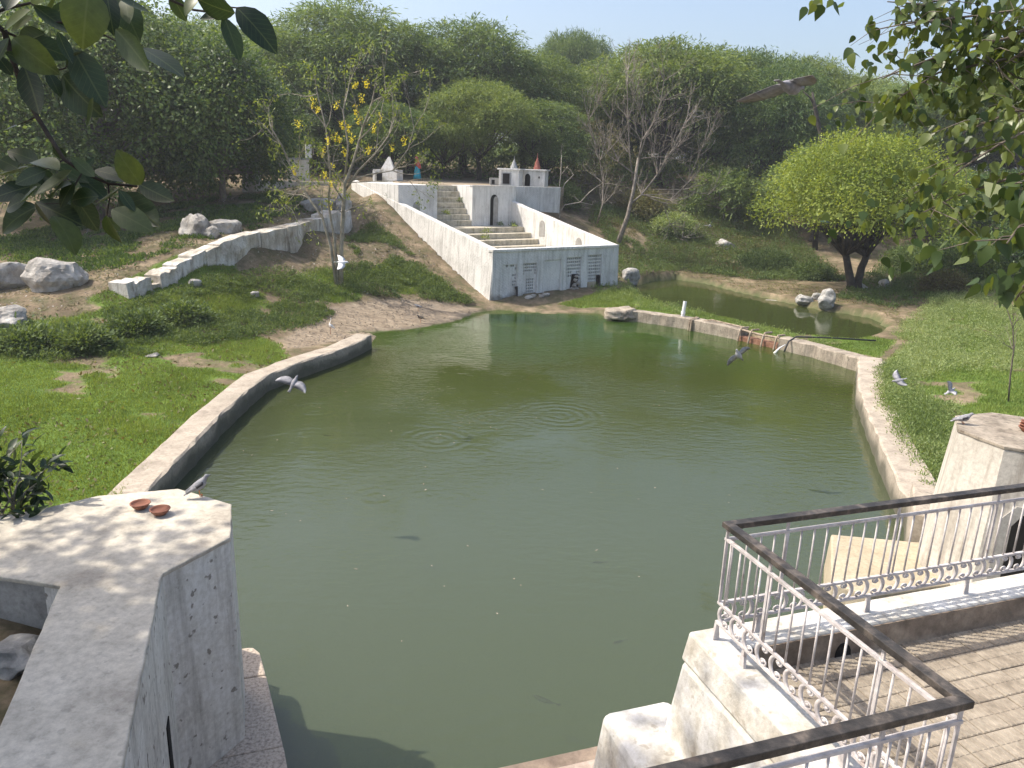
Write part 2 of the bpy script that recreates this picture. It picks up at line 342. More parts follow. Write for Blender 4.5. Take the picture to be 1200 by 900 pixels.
cp = []
def c3(*a): cp.append(a)
for p in [(-8.8, 13, .42), (-9, 18, .42), (-9.2, 23, .40), (-8.4, 26, .33), (-7.2, 29, .2), (-7.5, 31, .12), (-14, 14, .6), (-18, 20, .9), (-13, 20, .55), (-12, 26, .65), (-25, 20, 1.3), (-16, 27.5, .95),
          (-6.6, 33.4, .1), (-4.2, 35.8, .14), (-3.0, 37.4, .15), (-2.2, 39.4, .12), (-9, 33, .35), (-7, 36.5, .5), (-11, 33, .7),
          (3, 41.4, .22), (4.8, 40.6, .28), (7.2, 46.2, .5), (6.4, 41.5, .35), (1, 39.9, .12), (6.6, 38.9, .35),
          (8.6, 39.2, .32), (11.2, 35.6, .32), (13.6, 32.4, .34), (15.5, 32, .45), (7.3, 49.5, .6), (11, 55, .8), (14.6, 50.3, .6), (16.6, 46.6, .55), (18.5, 43.2, .55), (20.2, 40, .6), (20, 36, .6),
          (15.5, 28, .5), (13.5, 24, .5), (11.8, 19, .5), (10.4, 15, .45), (18, 20, .65), (24, 28, 1), (25, 36, 1), (23, 42, 1.0), (35, 30, 1.6), (35, 45, 2.2), (17, 12, .6), (30, 12, 1.2),
          (0, 70, 6.7), (-20, 70, 6.8), (20, 80, 6.5), (40, 80, 6), (-50, 60, 7), (-40, 40, 5), (60, 60, 5), (-60, 20, 4), (0, 120, 9), (-100, 150, 11), (100, 150, 10), (0, 260, 12), (300, 250, 10), (-300, 250, 12), (-300, 0, 6), (300, 0, 6), (0, -200, 4), (25, 66, 4.0), (45, 60, 3.4),
          (0, -6, 3.0), (9, -4, 3.0), (-9, -2, 3.0), (-9.5, 5, 2.3), (-9.5, 9, 1.3), (-14, 6, 1.8), (14, 3, 2.0), (-6.8, 8.6, 2.4)]: c3(*p)
for u, v, z in [(-2.6, 6.6, 2.62), (-2.3, 5.2, 2.75), (-2.1, 3.6, 2.9), (-4, 6, 2.75), (-3.1, 7.6, 2.75), (-2.9, 8.6, 2.95), (-3.0, 9.4, 2.5), (-2.6, 9.9, 2.2), (13.6, 8.5, .6), (13.5, 11, .45), (2, 1.0, 2.4), (6, 0, 2.4), (11, 1, 2.4)]:
    p = G(u, v); c3(p[0], p[1], z)
RETB = [(150, 350, 30.6), (190, 338, 32.3), (217, 330, 33.5), (283, 313, 36.5), (350, 297, 41), (412, 272, 46.5)]       # foot of the retaining wall: sight line and distance
RETT = [(138, 336, 30.6), (186, 321, 32.3), (219, 306, 33.5), (283, 281, 36.5), (345, 262, 41), (412, 248, 46.5)]
for (x, y, Y) in RETB:
    p = Yp(x, y, Y); c3(p[0] + .15, p[1] - .45, p[2] - .15); c3(p[0] + .6, p[1] - 1.5, p[2] - .3)
for (x, y, Y) in RETT:
    p = Yp(x, y - 1, Y); c3(p[0] - .25, p[1] + 1.0, p[2])
for q in [(300, 238, 46), (200, 268, 40), (110, 306, 34.5), (60, 332, 31.5), (0, 356, 29.2), (0, 300, 36), (110, 262, 45), (-60, 260, 45), (250, 240, 44), (350, 232, 50), (-80, 330, 34),
          (290, 221, 53), (380, 219, 54), (397, 335, 38), (430, 318, 40), (450, 285, 43.5), (440, 258, 47), (425, 236, 51.5), (480, 303, 43), (500, 322, 41.5), (540, 343, 40.5),
          (850, 300, 58), (862, 272, 64), (830, 242, 70), (735, 284, 57), (690, 250, 61), (665, 236, 63), (1100, 300, 60), (1010, 322, 53), (930, 320, 55), (780, 300, 57)]:
    c3(*Yp(*q))
for u, v, z in [(0.3, 13, 5.5), (3, 13.5, 5.6), (8, 13, 5.5), (10, 12, 4.6), (12, 13, 4.8), (-2, 17, 5.6), (2, 20, 6.0), (8, 20, 5.9), (3, 29, 6.5), (12, 29, 6.4)]:
    p = T(u, v); c3(p[0], p[1], z)
cp = np.array(cp, float)
_D = np.hypot(cp[:, None, 0] - cp[None, :, 0], cp[:, None, 1] - cp[None, :, 1])
_n = len(cp); _A = np.zeros((_n + 3, _n + 3)); _A[:_n, :_n] = _D - np.eye(_n) * 0.15
_A[:_n, _n] = 1; _A[:_n, _n + 1] = cp[:, 0] * .01; _A[:_n, _n + 2] = cp[:, 1] * .01; _A[_n:, :_n] = _A[:_n, _n:].T
_W = np.linalg.solve(_A, np.concatenate([cp[:, 2], np.zeros(3)]))
def ground_z(x, y):
    x = np.atleast_1d(np.asarray(x, float)); y = np.atleast_1d(np.asarray(y, float)); sh = x.shape
    x = x.ravel(); y = y.ravel(); z = np.zeros(x.shape)
    for i in range(0, len(x), 20000):
        a, b = x[i:i + 20000], y[i:i + 20000]
        z[i:i + 20000] = np.hypot(a[:, None] - cp[None, :, 0], b[:, None] - cp[None, :, 1]) @ _W[:_n] + _W[_n] + _W[_n + 1] * a * .01 + _W[_n + 2] * b * .01
    far = np.hypot(x, y - 30)
    z = np.where(far > 330, 8.0, np.clip(z, -3, 14))
    z = z + (vnoise(x, y, .35, 1) - .5) * .22 * np.clip((far - 5) / 30, .3, 1.6) + (vnoise(x, y, 1.3, 2) - .5) * .06
    tu = (x - O3[0]) * teu[0] + (y - O3[1]) * teu[1]; tv = (x - O3[0]) * tev[0] + (y - O3[1]) * tev[1]
    z = np.where((tu > .15) & (tu < TW - .15) & (tv > .15) & (tv < 12.4), np.minimum(z, .6), z)
    ip = inpoly(x, y, POOL); d = polydist(x, y, POOL)
    z = np.where(ip, np.minimum(z, -.06 - np.clip(d * .8, 0, .55)), z)
    for ln_ in (LW, RW, WR): z = np.where(polydist(x, y, ln_, False) < .42, np.minimum(z, -.3), z)
    iq = inpoly(x, y, POND); d2 = polydist(x, y, POND)
    z = np.where(iq, np.minimum(z, .16 - np.clip(d2 * .6, 0, .5)), z)
    z = np.where(~iq & (d2 < 1.2) & ~ip, np.maximum(z, .22 + .1 * d2), z)
    gu_ = x * gu[0] + y * gu[1]; gv_ = x * gv[0] + y * gv[1]
    z = np.where((gu_ > -1.38) & (gv_ < 9.2) & (gv_ > 1.4) & (gu_ < 0), np.minimum(z, -.3), z)
    z = np.where((gu_ > -.9) & (gu_ < 11.6) & (gv_ < 7.5) & (gv_ > -3), np.minimum(z, -.3), z)
    z = np.where((np.abs(gu_ + 1.39) < .3) & (gv_ < 9) & (gv_ > 2), np.minimum(z, 2.3), z)
    return z.reshape(sh)
def gz(x, y): return float(ground_z([x], [y])[0])
def gp(px, py, y0=8, y1=160):
    """where a sight line meets the ground"""
    d = ray(px, py); Y = np.linspace(y0, y1, 1500); P = CAM[None] + d[None] * (Y / d[1])[:, None]
    h = ground_z(P[:, 0], P[:, 1]); k = np.argmax(P[:, 2] < h)
    return np.array([P[k, 0], P[k, 1], h[k]])

def axis(lo, hi, step, far_lo, far_hi):
    a = list(np.arange(lo, hi + 1e-6, step)); s = step; v = hi
    while v < far_hi: s *= 1.18; v += s; a.append(v)
    s = step; v = lo
    while v > far_lo: s *= 1.18; v -= s; a.insert(0, v)
    return np.array(a)
ax_ = axis(-30, 30, .33, -1000, 1000); ay_ = axis(5, 66, .33, -400, 1200)
GX, GY = np.meshgrid(ax_, ay_); GZ = ground_z(GX, GY)
nx, ny = len(ax_), len(ay_)
me = bpy.data.meshes.new('ground')
me.vertices.add(nx * ny); me.vertices.foreach_set('co', np.stack([GX, GY, GZ], -1).astype(np.float32).ravel())
idx = np.arange(nx * ny).reshape(ny, nx)
Q = np.stack([idx[:-1, :-1], idx[:-1, 1:], idx[1:, 1:], idx[1:, :-1]], -1).reshape(-1, 4).astype(np.int32)
me.loops.add(Q.size); me.loops.foreach_set('vertex_index', Q.ravel())
me.polygons.add(len(Q)); me.polygons.foreach_set('loop_start', np.arange(0, Q.size, 4, dtype=np.int32)); me.polygons.foreach_set('loop_total', np.full(len(Q), 4, np.int32))
me.polygons.foreach_set('use_smooth', np.ones(len(Q), bool)); me.update(calc_edges=True)

def zpoly(pts, z): return [tuple(Zp(*q, z)[:2]) for q in pts]
LAWN = zpoly([(-200, 620), (-200, 430), (-60, 405), (0, 395), (60, 390), (130, 372), (200, 358), (270, 350), (310, 362), (290, 385), (330, 395), (345, 412), (330, 424), (290, 440), (225, 500), (145, 580)], .6)
MEADOW = zpoly([(1028, 425), (1060, 400), (1045, 388), (1100, 362), (1200, 372), (1400, 400), (1500, 560), (1200, 600), (1086, 590), (1040, 505), (1025, 452)], .6)
STRIP = [tuple(q) for q in [(5.3, 38.2), (6.5, 40.5), (6.3, 45.6), (7.2, 46.4), (7.9, 44.6), (9.9, 42), (12, 38), (13.8, 35.4), (15.6, 34.2), (17, 33), (14.3, 29.2), (12.9, 31.8), (10.8, 34.3), (8.3, 37)]]
FRONT = [tuple(q) for q in [(2.2, 40.8), (6.2, 45.4), (7.0, 45.2), (6.3, 40), (4.8, 39.9), (3.4, 40.2)]]
BASK = [tuple(Yp(*q)[:2]) for q in [(430, 345, 38.3), (470, 352, 38.5), (550, 350, 39.6), (510, 318, 42), (470, 296, 43), (430, 312, 40.5), (400, 320, 39)]]
MUD = zpoly([(330, 400), (365, 375), (440, 362), (540, 358), (575, 362), (535, 378), (470, 388), (400, 398), (340, 412)], .2)
BANK2 = [tuple(Yp(*q)[:2]) for q in [(200, 345, 31.5), (300, 318, 35.5), (380, 300, 40), (440, 330, 39), (430, 352, 37), (370, 362, 34), (300, 352, 33), (240, 362, 30.5)]]
def grassmask(x, y):
    g = np.zeros(np.shape(x)); n = vnoise(x, y, .5, 5) * .6 + vnoise(x, y, 1.7, 6) * .4
    for P, wgt, edge in ((LAWN, 1.05, 1.2), (MEADOW, 1.0, 1.5), (STRIP, .85, .8), (FRONT, .9, .5), (BASK, .72, .8), (BANK2, .6, 1.0)):
        g = np.maximum(g, np.where(inpoly(x, y, P), wgt * np.clip(.35 + polydist(x, y, P) / edge, 0, 1), 0))
    d = np.hypot(np.asarray(x) + 9.2, np.asarray(y) - 24)
    g = g * np.clip((n - .22) * 5, .25, 1)
    return np.clip(g, 0, 1)
gm = grassmask(GX, GY)
bare = np.where(inpoly(GX, GY, MUD), 1.0, 0.0)
ip = inpoly(GX, GY, POOL) | inpoly(GX, GY, POND)
ca = me.attributes.new('cover', 'FLOAT_COLOR', 'POINT')
C4 = np.zeros((ny, nx, 4), np.float32); C4[..., 0] = gm; C4[..., 1] = bare; C4[..., 2] = ip; C4[..., 3] = 1
ca.data.foreach_set('color', C4.ravel())
m, n_, N, K = newmat('earth, leaf litter and turf')
P = pos(N); at_ = N.new('ShaderNodeAttribute'); at_.attribute_name = 'cover'
sp = N.new('ShaderNodeSeparateColor'); K.new(at_.outputs['Color'], sp.inputs[0])
soil = ramp(N, K, noise(N, K, P, .55, 8, .65), [(.3, (.085, .066, .042)), (.5, (.175, .135, .088)), (.68, (.30, .235, .16))])
soil = mixc(N, K, .6, soil, ramp(N, K, noise(N, K, P, 9, 8, .75), [(.3, bw(.3)), (.65, bw(.8))]), 'OVERLAY')
litter = ramp(N, K, noise(N, K, P, 1.4, 8, .7), [(.46, bw(0)), (.6, bw(.75))])
soil = mixc(N, K, litter, soil, (.075, .082, .036))
mud = ramp(N, K, noise(N, K, P, 1.8, 8, .7, (1, 2.2, 1)), [(.3, (.15, .115, .08)), (.55, (.29, .235, .17)), (.72, (.40, .335, .25))])
soil = mixc(N, K, sp.outputs[1], soil, mud)
turf = ramp(N, K, noise(N, K, P, 1.1, 8, .7), [(.3, (.060, .105, .022)), (.55, (.105, .17, .030)), (.75, (.15, .20, .045))])
tm = N.new('ShaderNodeMath'); tm.operation = 'MULTIPLY_ADD'; tm.inputs[1].default_value = .9
K.new(noise(N, K, P, 2.2, 6, .7), tm.inputs[0]); tm.inputs[2].default_value = -.45
tn = N.new('ShaderNodeMath'); tn.operation = 'ADD'; K.new(tm.outputs[0], tn.inputs[0]); K.new(sp.outputs[0], tn.inputs[1])
cc = mixc(N, K, ramp(N, K, tn.outputs[0], [(.3, bw(0)), (.55, bw(1))]), soil, turf)
cc = mixc(N, K, sp.outputs[2], cc, (.085, .11, .045))
finish(m, N, K, cc, .95, noise(N, K, P, 5, 8, .75), .7, .08, .15)
me.materials.append(m)
go = bpy.data.objects.new('ground', me); col.objects.link(go); tag(go, kind='structure')

# ------------------------------------------------------------------ water
def water_mat(name, deep, mid, algae, rings, thru=.2, far0=26., far1=38., bump=.55):
    m, n, N, K = newmat(name); P = pos(N)
    sx = N.new('ShaderNodeSeparateXYZ'); K.new(P, sx.inputs[0])
    def mth(op, a, b=None, c=None):
        q = N.new('ShaderNodeMath'); q.operation = op
        for i, v in enumerate((a, b, c)):
            if v is None: continue
            if isinstance(v, (int, float)): q.inputs[i].default_value = v
            else: K.new(v, q.inputs[i])
        return q.outputs[0]
    big = noise(N, K, P, .16, 4, .55)
    yy = mth('MULTIPLY_ADD', big, 9.0, sx.outputs[1])
    c = mixc(N, K, ramp(N, K, mth('MULTIPLY', yy, .02), [((far0 - 8) * .02, bw(0)), ((far0 + 5) * .02, bw(1))]), deep, mid)
    f = ramp(N, K, mth('MULTIPLY', yy, .02), [((far0 + 6) * .02, bw(0)), ((far1 + 2) * .02, bw(.8))])
    c = mixc(N, K, f, c, algae)
    scum = noise(N, K, P, .7, 6, .7, (1, 2.0, 1))
    c = mixc(N, K, mth('MULTIPLY', ramp(N, K, scum, [(.5, bw(0)), (.66, bw(.65))]), f), c, tuple(a * 1.7 for a in algae))
    h = mth('MULTIPLY', noise(N, K, P, 3.2, 3, .55, (1, 1.6, 1)), .5)
    patch = ramp(N, K, noise(N, K, P, .22, 3, .5), [(.38, bw(.12)), (.62, bw(1))])
    h = mth('MULTIPLY', h, patch)
    h = mth('MULTIPLY_ADD', noise(N, K, P, 1.1, 2, .5), .22, h)
    for (rx, ry, rr, amp) in rings:
        v = N.new('ShaderNodeVectorMath'); v.operation = 'DISTANCE'; K.new(P, v.inputs[0]); v.inputs[1].default_value = (rx, ry, 0)
        d = v.outputs['Value']
        s = mth('SINE', mth('MULTIPLY', d, 2 * math.pi / .34))
        att = N.new('ShaderNodeMapRange'); att.interpolation_type = 'SMOOTHSTEP'; K.new(d, att.inputs[0])
        att.inputs[1].default_value = rr; att.inputs[2].default_value = rr * .35; att.inputs[3].default_value = 0; att.inputs[4].default_value = amp
        h = mth('ADD', h, mth('MULTIPLY', s, att.outputs[0]))
    b = N.new('ShaderNodeBump'); b.inputs['Strength'].default_value = bump; b.inputs['Distance'].default_value = .09
    K.new(h, b.inputs['Height'])
    p = N.new('ShaderNodeBsdfDiffuse'); K.new(c, p.inputs['Color'])
    t = N.new('ShaderNodeBsdfTransparent'); t.inputs[0].default_value = (.72, .80, .60, 1)
    mx = N.new('ShaderNodeMixShader'); mx.inputs[0].default_value = thru; K.new(p.outputs[0], mx.inputs[1]); K.new(t.outputs[0], mx.inputs[2])
    fr = N.new('ShaderNodeFresnel'); fr.inputs['IOR'].default_value = 1.5; K.new(b.outputs[0], fr.inputs['Normal'])
    gl_ = N.new('ShaderNodeBsdfGlossy'); gl_.inputs['Roughness'].default_value = .05; K.new(b.outputs[0], gl_.inputs['Normal'])
    m2 = N.new('ShaderNodeMixShader'); K.new(fr.outputs[0], m2.inputs[0]); K.new(mx.outputs[0], m2.inputs[1]); K.new(gl_.outputs[0], m2.inputs[2])
    o = N.new('ShaderNodeOutputMaterial'); K.new(m2.outputs[0], o.inputs[0])
    return m
RINGS = [(*Zp(513, 515, 0)[:2], 1.3, .07), (*Zp(655, 487, 0)[:2], 2.0, .06), (*Zp(575, 490, 0)[:2], 1.2, .05), (*Zp(440, 582, 0)[:2], .8, .05), (*Zp(370, 480, 0)[:2], 1.3, .05)]
MT['water'] = water_mat('turbid green pool water', (.105, .127, .080), (.066, .084, .020), (.046, .105, .014), RINGS, .46)  # first colour, nearer water: paler and greyer, standing in for sky reflection
MT['pondwater'] = water_mat('still pond water', (.050, .064, .017), (.050, .064, .017), (.05, .07, .015), [], .2, 200, 300, .2)
pw = MB(); pw.add([(p[0], p[1], 0) for p in [(-12, 3), (20, 3), (20, 46), (-12, 46)]], [(0, 1, 2, 3)])
tag(pw.build('pool_water', MT['water']), kind='structure')
px_ = np.array(POND); cxy = px_.mean(0); PB = cxy + (px_ - cxy) * 1.10
pw = MB(); pw.add([(p[0], p[1], .2) for p in PB[::-1]], [tuple(range(len(PB)))])
tag(pw.build('pond_water', MT['pondwater']), kind='structure')

# ================================================================== pool walls
rng = np.random.default_rng(7)
def offset(poly, d):
    P = [np.array(p, float) for p in poly]; out = []
    for i, p in enumerate(P):
        a = P[i] - P[i - 1] if i else P[1] - P[0]; b = P[i + 1] - P[i] if i < len(P) - 1 else a
        a = a / np.linalg.norm(a); b = b / np.linalg.norm(b); t = a + b; t /= np.linalg.norm(t)
        nrm = np.array([-t[1], t[0]]); k = 1 / max(.4, nrm @ np.array([-a[1], a[0]])); out.append(p + nrm * d * k)
    return out
def dense(poly, step=.35):
    P = [np.array(p, float) for p in poly]; out = []
    for a, b in zip(P[:-1], P[1:]):
        n = max(1, int(np.linalg.norm(b - a) / step)); out += [a + (b - a) * i / n for i in range(n)]
    return out + [P[-1]]
def poolwall(name, line, width, h, mat, label, parent=None, jag=.02, foot=-.9):
    """ribbon wall: width to the left of the line (positive) or to the right, slightly uneven arrises"""
    A = dense(line); B = offset(A, width); m = MB(); rings = []
    for i, (a, b) in enumerate(zip(A, B)):
        j = rng.normal(0, jag, 6); c = .035; dr = (b - a) / np.linalg.norm(b - a)
        z = h + (vnoise(a[0], a[1], .6, 9) - .5) * .06
        rings.append([(*(a), foot), (*(a + dr * j[0]), z - c + j[1] * .4), (*(a + dr * (c + abs(j[2]))), z + j[3] * .3), (*(b - dr * c), z + j[4] * .3), (*(b + dr * j[5]), z - c), (*b, foot)])
    m.loft(rings); o = m.build(name, mat, parent); 
    if label: tag(o, label, 'wall')
    return o
poolwall('pool_wall', LW, .72, .55, MT['coping'], 'low concrete pool wall bending round the lawn on the left bank')
rwo = [(14.3, 29.0)] + []
poolwall('pool_wall', RW, .84, .62, MT['coping'], 'low concrete pool wall along the right bank below the meadow')
# weir with sluice, pipe and branches
wt = thing('weir_wall', (8.1, 36.2, 0), 'long stained concrete weir between green pool and rear pond', 'wall')
gap = [(10.15, 33.85), (11.35, 32.28)]
poolwall('weir_section', [WR[0], WR[1], WR[2], gap[0]], .62, .52, MT['weir'], None, wt, .03)
poolwall('weir_section', [gap[1], WR[4], WR[5], (13.6, 28.1)], .66, .52, MT['weir'], None, wt, .03)
m = MB(); g0, g1 = np.array(gap[0]), np.array(gap[1]); dd = (g1 - g0) / np.linalg.norm(g1 - g0); nn = np.array([-dd[1], dd[0]])
m.prism([g0 - dd * .1, g1 + dd * .1, g1 + dd * .1 + nn * .35, g0 - dd * .1 + nn * .35], -.6, .22); m.build('rusty_sluice_board', MT['rust'], wt)
for k, t in enumerate([.0, .28, .62, .95]):
    m = MB(); p = g0 + (g1 - g0) * t - nn * .06
    m.tube([(*(p + nn * .6), .56), (*(p + nn * .1), .58), (*p, .45), (*(p - nn * .12), -.1)], .045, 6); m.build('branch_stake', MT['wood'], wt)
m = MB(); m.tube([(*(g0 + nn * .05), .50), (*(g0 * .5 + g1 * .5 + nn * .0), .47), (*(g1 + nn * .02), .5)], .05, 6); m.build('branch_stake', MT['wood'], wt)
m = MB(); a = np.array(WR[2]) * .85 + np.array(WR[3]) * .15
m.tube([(a[0], a[1], .4), (*(a + np.array([.6, -.5]) + nn * .2), .62), (*(g0 + nn * .3), .57)], .035, 6); m.build('branch_stake', MT['wood'], wt)
for q in ((.02, .0), (.1, .12)):
    m = MB(); p = np.array(WR[2]) + dd * (.4 + q[1]) - nn * .04
    m.tube([(*(p + nn * .5), .58), (*p, .5), (*(p - nn * .05), -.1)], .05, 6); m.build('branch_stake', MT['wood'], wt)
# end rubble lump
def rock(name, loc, size, label, mat='rock', seed=0, cat='rock', rz=0., group=None, flat=1.0, parent=None, sink=.25, parts=None):
    """a boulder: coarse faceted lump, dented and bevelled"""
    import bmesh
    r = np.random.default_rng(seed + 100); bm = bmesh.new(); bmesh.ops.create_icosphere(bm, subdivisions=4 if size[0] > .5 else 2, radius=1)
    pl = [(lambda d: d / np.linalg.norm(d))(r.normal(size=3)) for _ in range(11)]; cut = r.uniform(.55, .85, 11)
    ph = r.uniform(0, 6, 9)
    for v in bm.verts:
        p = np.array(v.co)
        for d, c in zip(pl, cut):
            e = p @ d - c
            if e > 0: p = p - d * e * .92
        p *= 1 + .035 * math.sin(17 * p[0] + 8 * p[1] + ph[3]) * math.sin(13 * p[2] + ph[4]) + .03 * abs(math.sin(9 * p[1] + 7 * p[0] - 5 * p[2] + ph[5]))
        p *= 1 + .05 * math.sin(5 * p[0] + ph[0]) + .05 * math.sin(6 * p[1] + ph[1]) + .04 * math.sin(9 * p[2] + ph[2])
        if p[2] > 0: p[2] *= flat
        v.co = p
    me = bpy.data.meshes.new(name); bm.to_mesh(me); bm.free(); me.materials.append(MT[mat])
    for pg in me.polygons: pg.use_smooth = False
    o = bpy.data.objects.new(name, me); col.objects.link(o); o.scale = (size[0] / 1.55, size[1] / 1.55, size[2] / 1.55)
    o.rotation_euler = (0, 0, rz); o.location = (float(loc[0]), float(loc[1]), float(loc[2] + size[2] * (.5 - sink)))
    if parent: o.parent = parent; o.location = o.location - parent.location
    elif label: tag(o, label, cat, group)
    return o
rock('rubble_end', (WR[0][0] + .25, WR[0][1] + .3, .05), (1.5, 1.0, .8), 'jagged broken masonry lump ending the weir wall', 'weir', 3, 'rubble', .2)
m = MB(); p = Zp(797, 381, .1); m.tube([(p[0], p[1], -.4), (p[0] + .16, p[1] + .1, 1.25)], .085, 10)
m.tube([(p[0] + .1, p[1] + .06, .62), (p[0] + .116, p[1] + .072, .76)], .105, 10)
tag(m.build('drain_pipe', MT['pvc'], smooth=False), 'white plastic pipe standing upright in the weir', 'pipe')
m = MB(); p = np.array(gap[1]) + dd * .55
m.tube([(*(p + nn * 3.2 + dd * 2), .55), (*(p + nn * 1.5 + dd * .8), .62), (*(p + nn * .4), .62), (*(p - nn * .12), .48), (*(p - nn * .35), .05)], .035, 8)
tag(m.build('hose', MT['birddark'], smooth=True), 'black hose crossing the weir and spilling into the pool', 'hose')
m = MB(); m.tube([(*(p - nn * .25 - dd * .05), .34), (*(p - nn * .5 - dd * .15), .2), (*(p - nn * .72 - dd * .22), -.05)], [.02, .03, .07], 8)
tag(m.build('water_spill', MT['birdwhite'], smooth=True), 'white splash of water falling from the weir hose', 'water jet')

# ================================================================== near bathing steps
def octa(cu, cv, a):
    s = a * math.tan(R(22.5)); return [(cu + x, cv + y) for x, y in [(a, -s), (a, s), (s, a), (-s, a), (-a, s), (-a, -s), (-s, -a), (s, -a)]]
def gpoly(pl): return [tuple(G(u, v)[:2]) for u, v in pl]
BU, BV, BA, BT = -1.40, 8.28, 1.03, 3.2
bl = thing('octagonal_bastion', G(BU, BV, 0), 'grey concrete octagonal bastion with ramped walkway in the left foreground', 'bastion')
m = MB(); top = gpoly(octa(BU, BV, BA)); bot = gpoly(octa(BU, BV, BA + .02)); m.prism(bot, -.8, BT - .05, top, 0)
m.build('bastion_wall', MT['blockside'], bl)
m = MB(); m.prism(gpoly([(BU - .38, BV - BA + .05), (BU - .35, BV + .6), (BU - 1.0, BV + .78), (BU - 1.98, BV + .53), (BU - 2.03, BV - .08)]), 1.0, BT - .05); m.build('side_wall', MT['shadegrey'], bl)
# cap: octagon joined to the walkway in one slab, the edge slightly proud
o8 = octa(BU, BV, BA + .012)
capp = o8[:4] + [(BU - 1.0, BV + .80), (BU - 2.0, BV + .55), (BU - 2.05, BV + .55 - 1.0 + .35)] + [(BU - .42, BV - BA - .012), (BU - .40, 1.2), (BU + .42, 1.2), (BU + .44, BV - BA - .012)]
nb = len(capp)
def fine_slab(poly, z0, z1, mat, name, parent, jag=.0, step=.12):
    import bmesh
    P = dense(poly + [poly[0]], step)[:-1]
    W = [G(*p) for p in P]
    bm = bmesh.new(); vs_ = [bm.verts.new((w[0], w[1], z1)) for w in W]; f = bm.faces.new(vs_)
    r = bmesh.ops.extrude_face_region(bm, geom=[f]); ev = [g for g in r['geom'] if isinstance(g, bmesh.types.BMVert)]
    for v in ev: v.co.z = z0
    bmesh.ops.recalc_face_normals(bm, faces=bm.faces[:])
    rr = np.random.default_rng(5)
    for v in bm.verts:
        if jag: v.co.x += rr.normal(0, jag); v.co.y += rr.normal(0, jag)
    for v in bm.verts: v.co -= parent.location
    me = bpy.data.meshes.new(name); bm.to_mesh(me); bm.free(); me.materials.append(mat)
    o = bpy.data.objects.new(name, me); col.objects.link(o); o.parent = parent
    b = o.modifiers.new('bevel', 'BEVEL'); b.width = .012; b.segments = 2; b.limit_method = 'ANGLE'; b.angle_limit = R(50)
    return o
fine_slab(capp, BT - .048, BT, MT['concrete'], 'cap_slab', bl, .004)
m = MB(); m.prism(gpoly([(BU - .40, 1.2), (BU + .42, 1.2), (BU + .44, BV - BA + .1), (BU - .42, BV - BA + .1)]), -.8, BT - .052); m.build('walkway_wall', MT['blockside'], bl)
# flat buttress and dark slot on the walkway flank
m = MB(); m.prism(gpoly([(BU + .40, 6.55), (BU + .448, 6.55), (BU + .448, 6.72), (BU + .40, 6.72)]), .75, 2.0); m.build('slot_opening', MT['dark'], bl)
# ledge at the water
lg = thing('water_ledge', G(-.3, 8, 0), 'speckled granite ledge at the water foot of the left bastion', 'ledge')
zz = [2.6]; vv = [(-.75, 6.3), (-.75, 9.58), (-.30, 9.62), (-.16, 9.5), (-.10, 8.95)]
m = MB(); m.prism(gpoly([(-.75, 8.962), (-.105, 8.962), (-.17, 9.46), (-.25, 9.60), (-.34, 9.62), (-.75, 9.60)]), -.9, .70); m.build('ledge_slab', MT['granite'], lg, bevel=.02)
m = MB(); m.prism(gpoly([(-1.1, 7.6), (.05, 7.6), (-.10, 8.952), (-.75, 8.952)]), -.9, .695); m.build('ledge_slab', MT['granite'], lg, bevel=.02)
m = MB(); m.prism(gpoly([(-1.1, 2.6), (.40, 2.6), (.055, 7.59), (-1.1, 7.59)]), -.9, .70); m.build('ledge_slab', MT['granite'], lg, bevel=.02)
# steps down to the water between bastion and bay
st = thing('water_steps', G(1.2, 5, 0), 'brown and pink stone steps at the near waterline beside the white parapet', 'steps')
levels = [(6.92, .40, 'brownstep'), (6.56, .57, 'pinkstep'), (5.95, .9, 'pinkstep'), (5.45, 1.23, 'pinkstep'), (4.95, 1.56, 'pinkstep'), (4.45, 1.9, 'pinkstep'), (3.95, 2.25, 'pinkstep'), (3.45, 2.6, 'pinkstep'), (2.95, 2.95, 'pinkstep')]
for i, (v1, z, mt) in enumerate(levels):
    v0 = levels[i + 1][0] if i + 1 < len(levels) else 2.5
    m = MB(); u0 = .17 if v1 > 6.2 else .42
    m.prism(gpoly([(u0, v0 - .02), (4.6 if i < 2 else 2.6, v0 - .02), (4.6 if i < 2 else 2.6, v1), (u0, v1)]), -.9 + .005 * i, z); m.build('step', MT[mt], st, bevel=.015)
# bay terrace: solid, kerb, tiles
DZ = 3.45; KZ = 3.68
tr = thing('bay_terrace', G(5.3, 2, 0), 'tiled terrace bay with whitewashed battered sides and brown kerb at lower right', 'terrace')
m = MB(); m.prism(gpoly([(2.72, 2.1), (7.9, 2.1), (7.9, 5.15), (2.80, 5.15)]), -.9, DZ - .03, gpoly([(2.98, 2.1), (7.7, 2.1), (7.7, 4.42), (2.98, 4.42)])); m.build('battered_wall', MT['plaster'], tr, bevel=.05)
m = MB(); m.prism(gpoly([(2.976, 2.12), (3.30, 2.12), (3.30, 4.08), (7.3, 4.08), (7.3, 4.425), (2.976, 4.425)]), DZ - .028, KZ, gpoly([(3.0, 2.12), (3.27, 2.12), (3.27, 4.11), (7.3, 4.11), (7.3, 4.39), (3.0, 4.39)]))
m.build('kerb_top', MT['plaster'], tr, bevel=.02)
m = MB(); m.prism(gpoly([(3.2, 2.13), (3.306, 2.13), (3.306, 4.074), (7.29, 4.074), (7.29, 4.2), (3.2, 4.2)]), DZ - .025, KZ - .03, gpoly([(3.2, 2.13), (3.285, 2.13), (3.285, 4.095), (7.29, 4.095), (7.29, 4.2), (3.2, 4.2)])); m.build('kerb_face', MT['kerb'], tr)
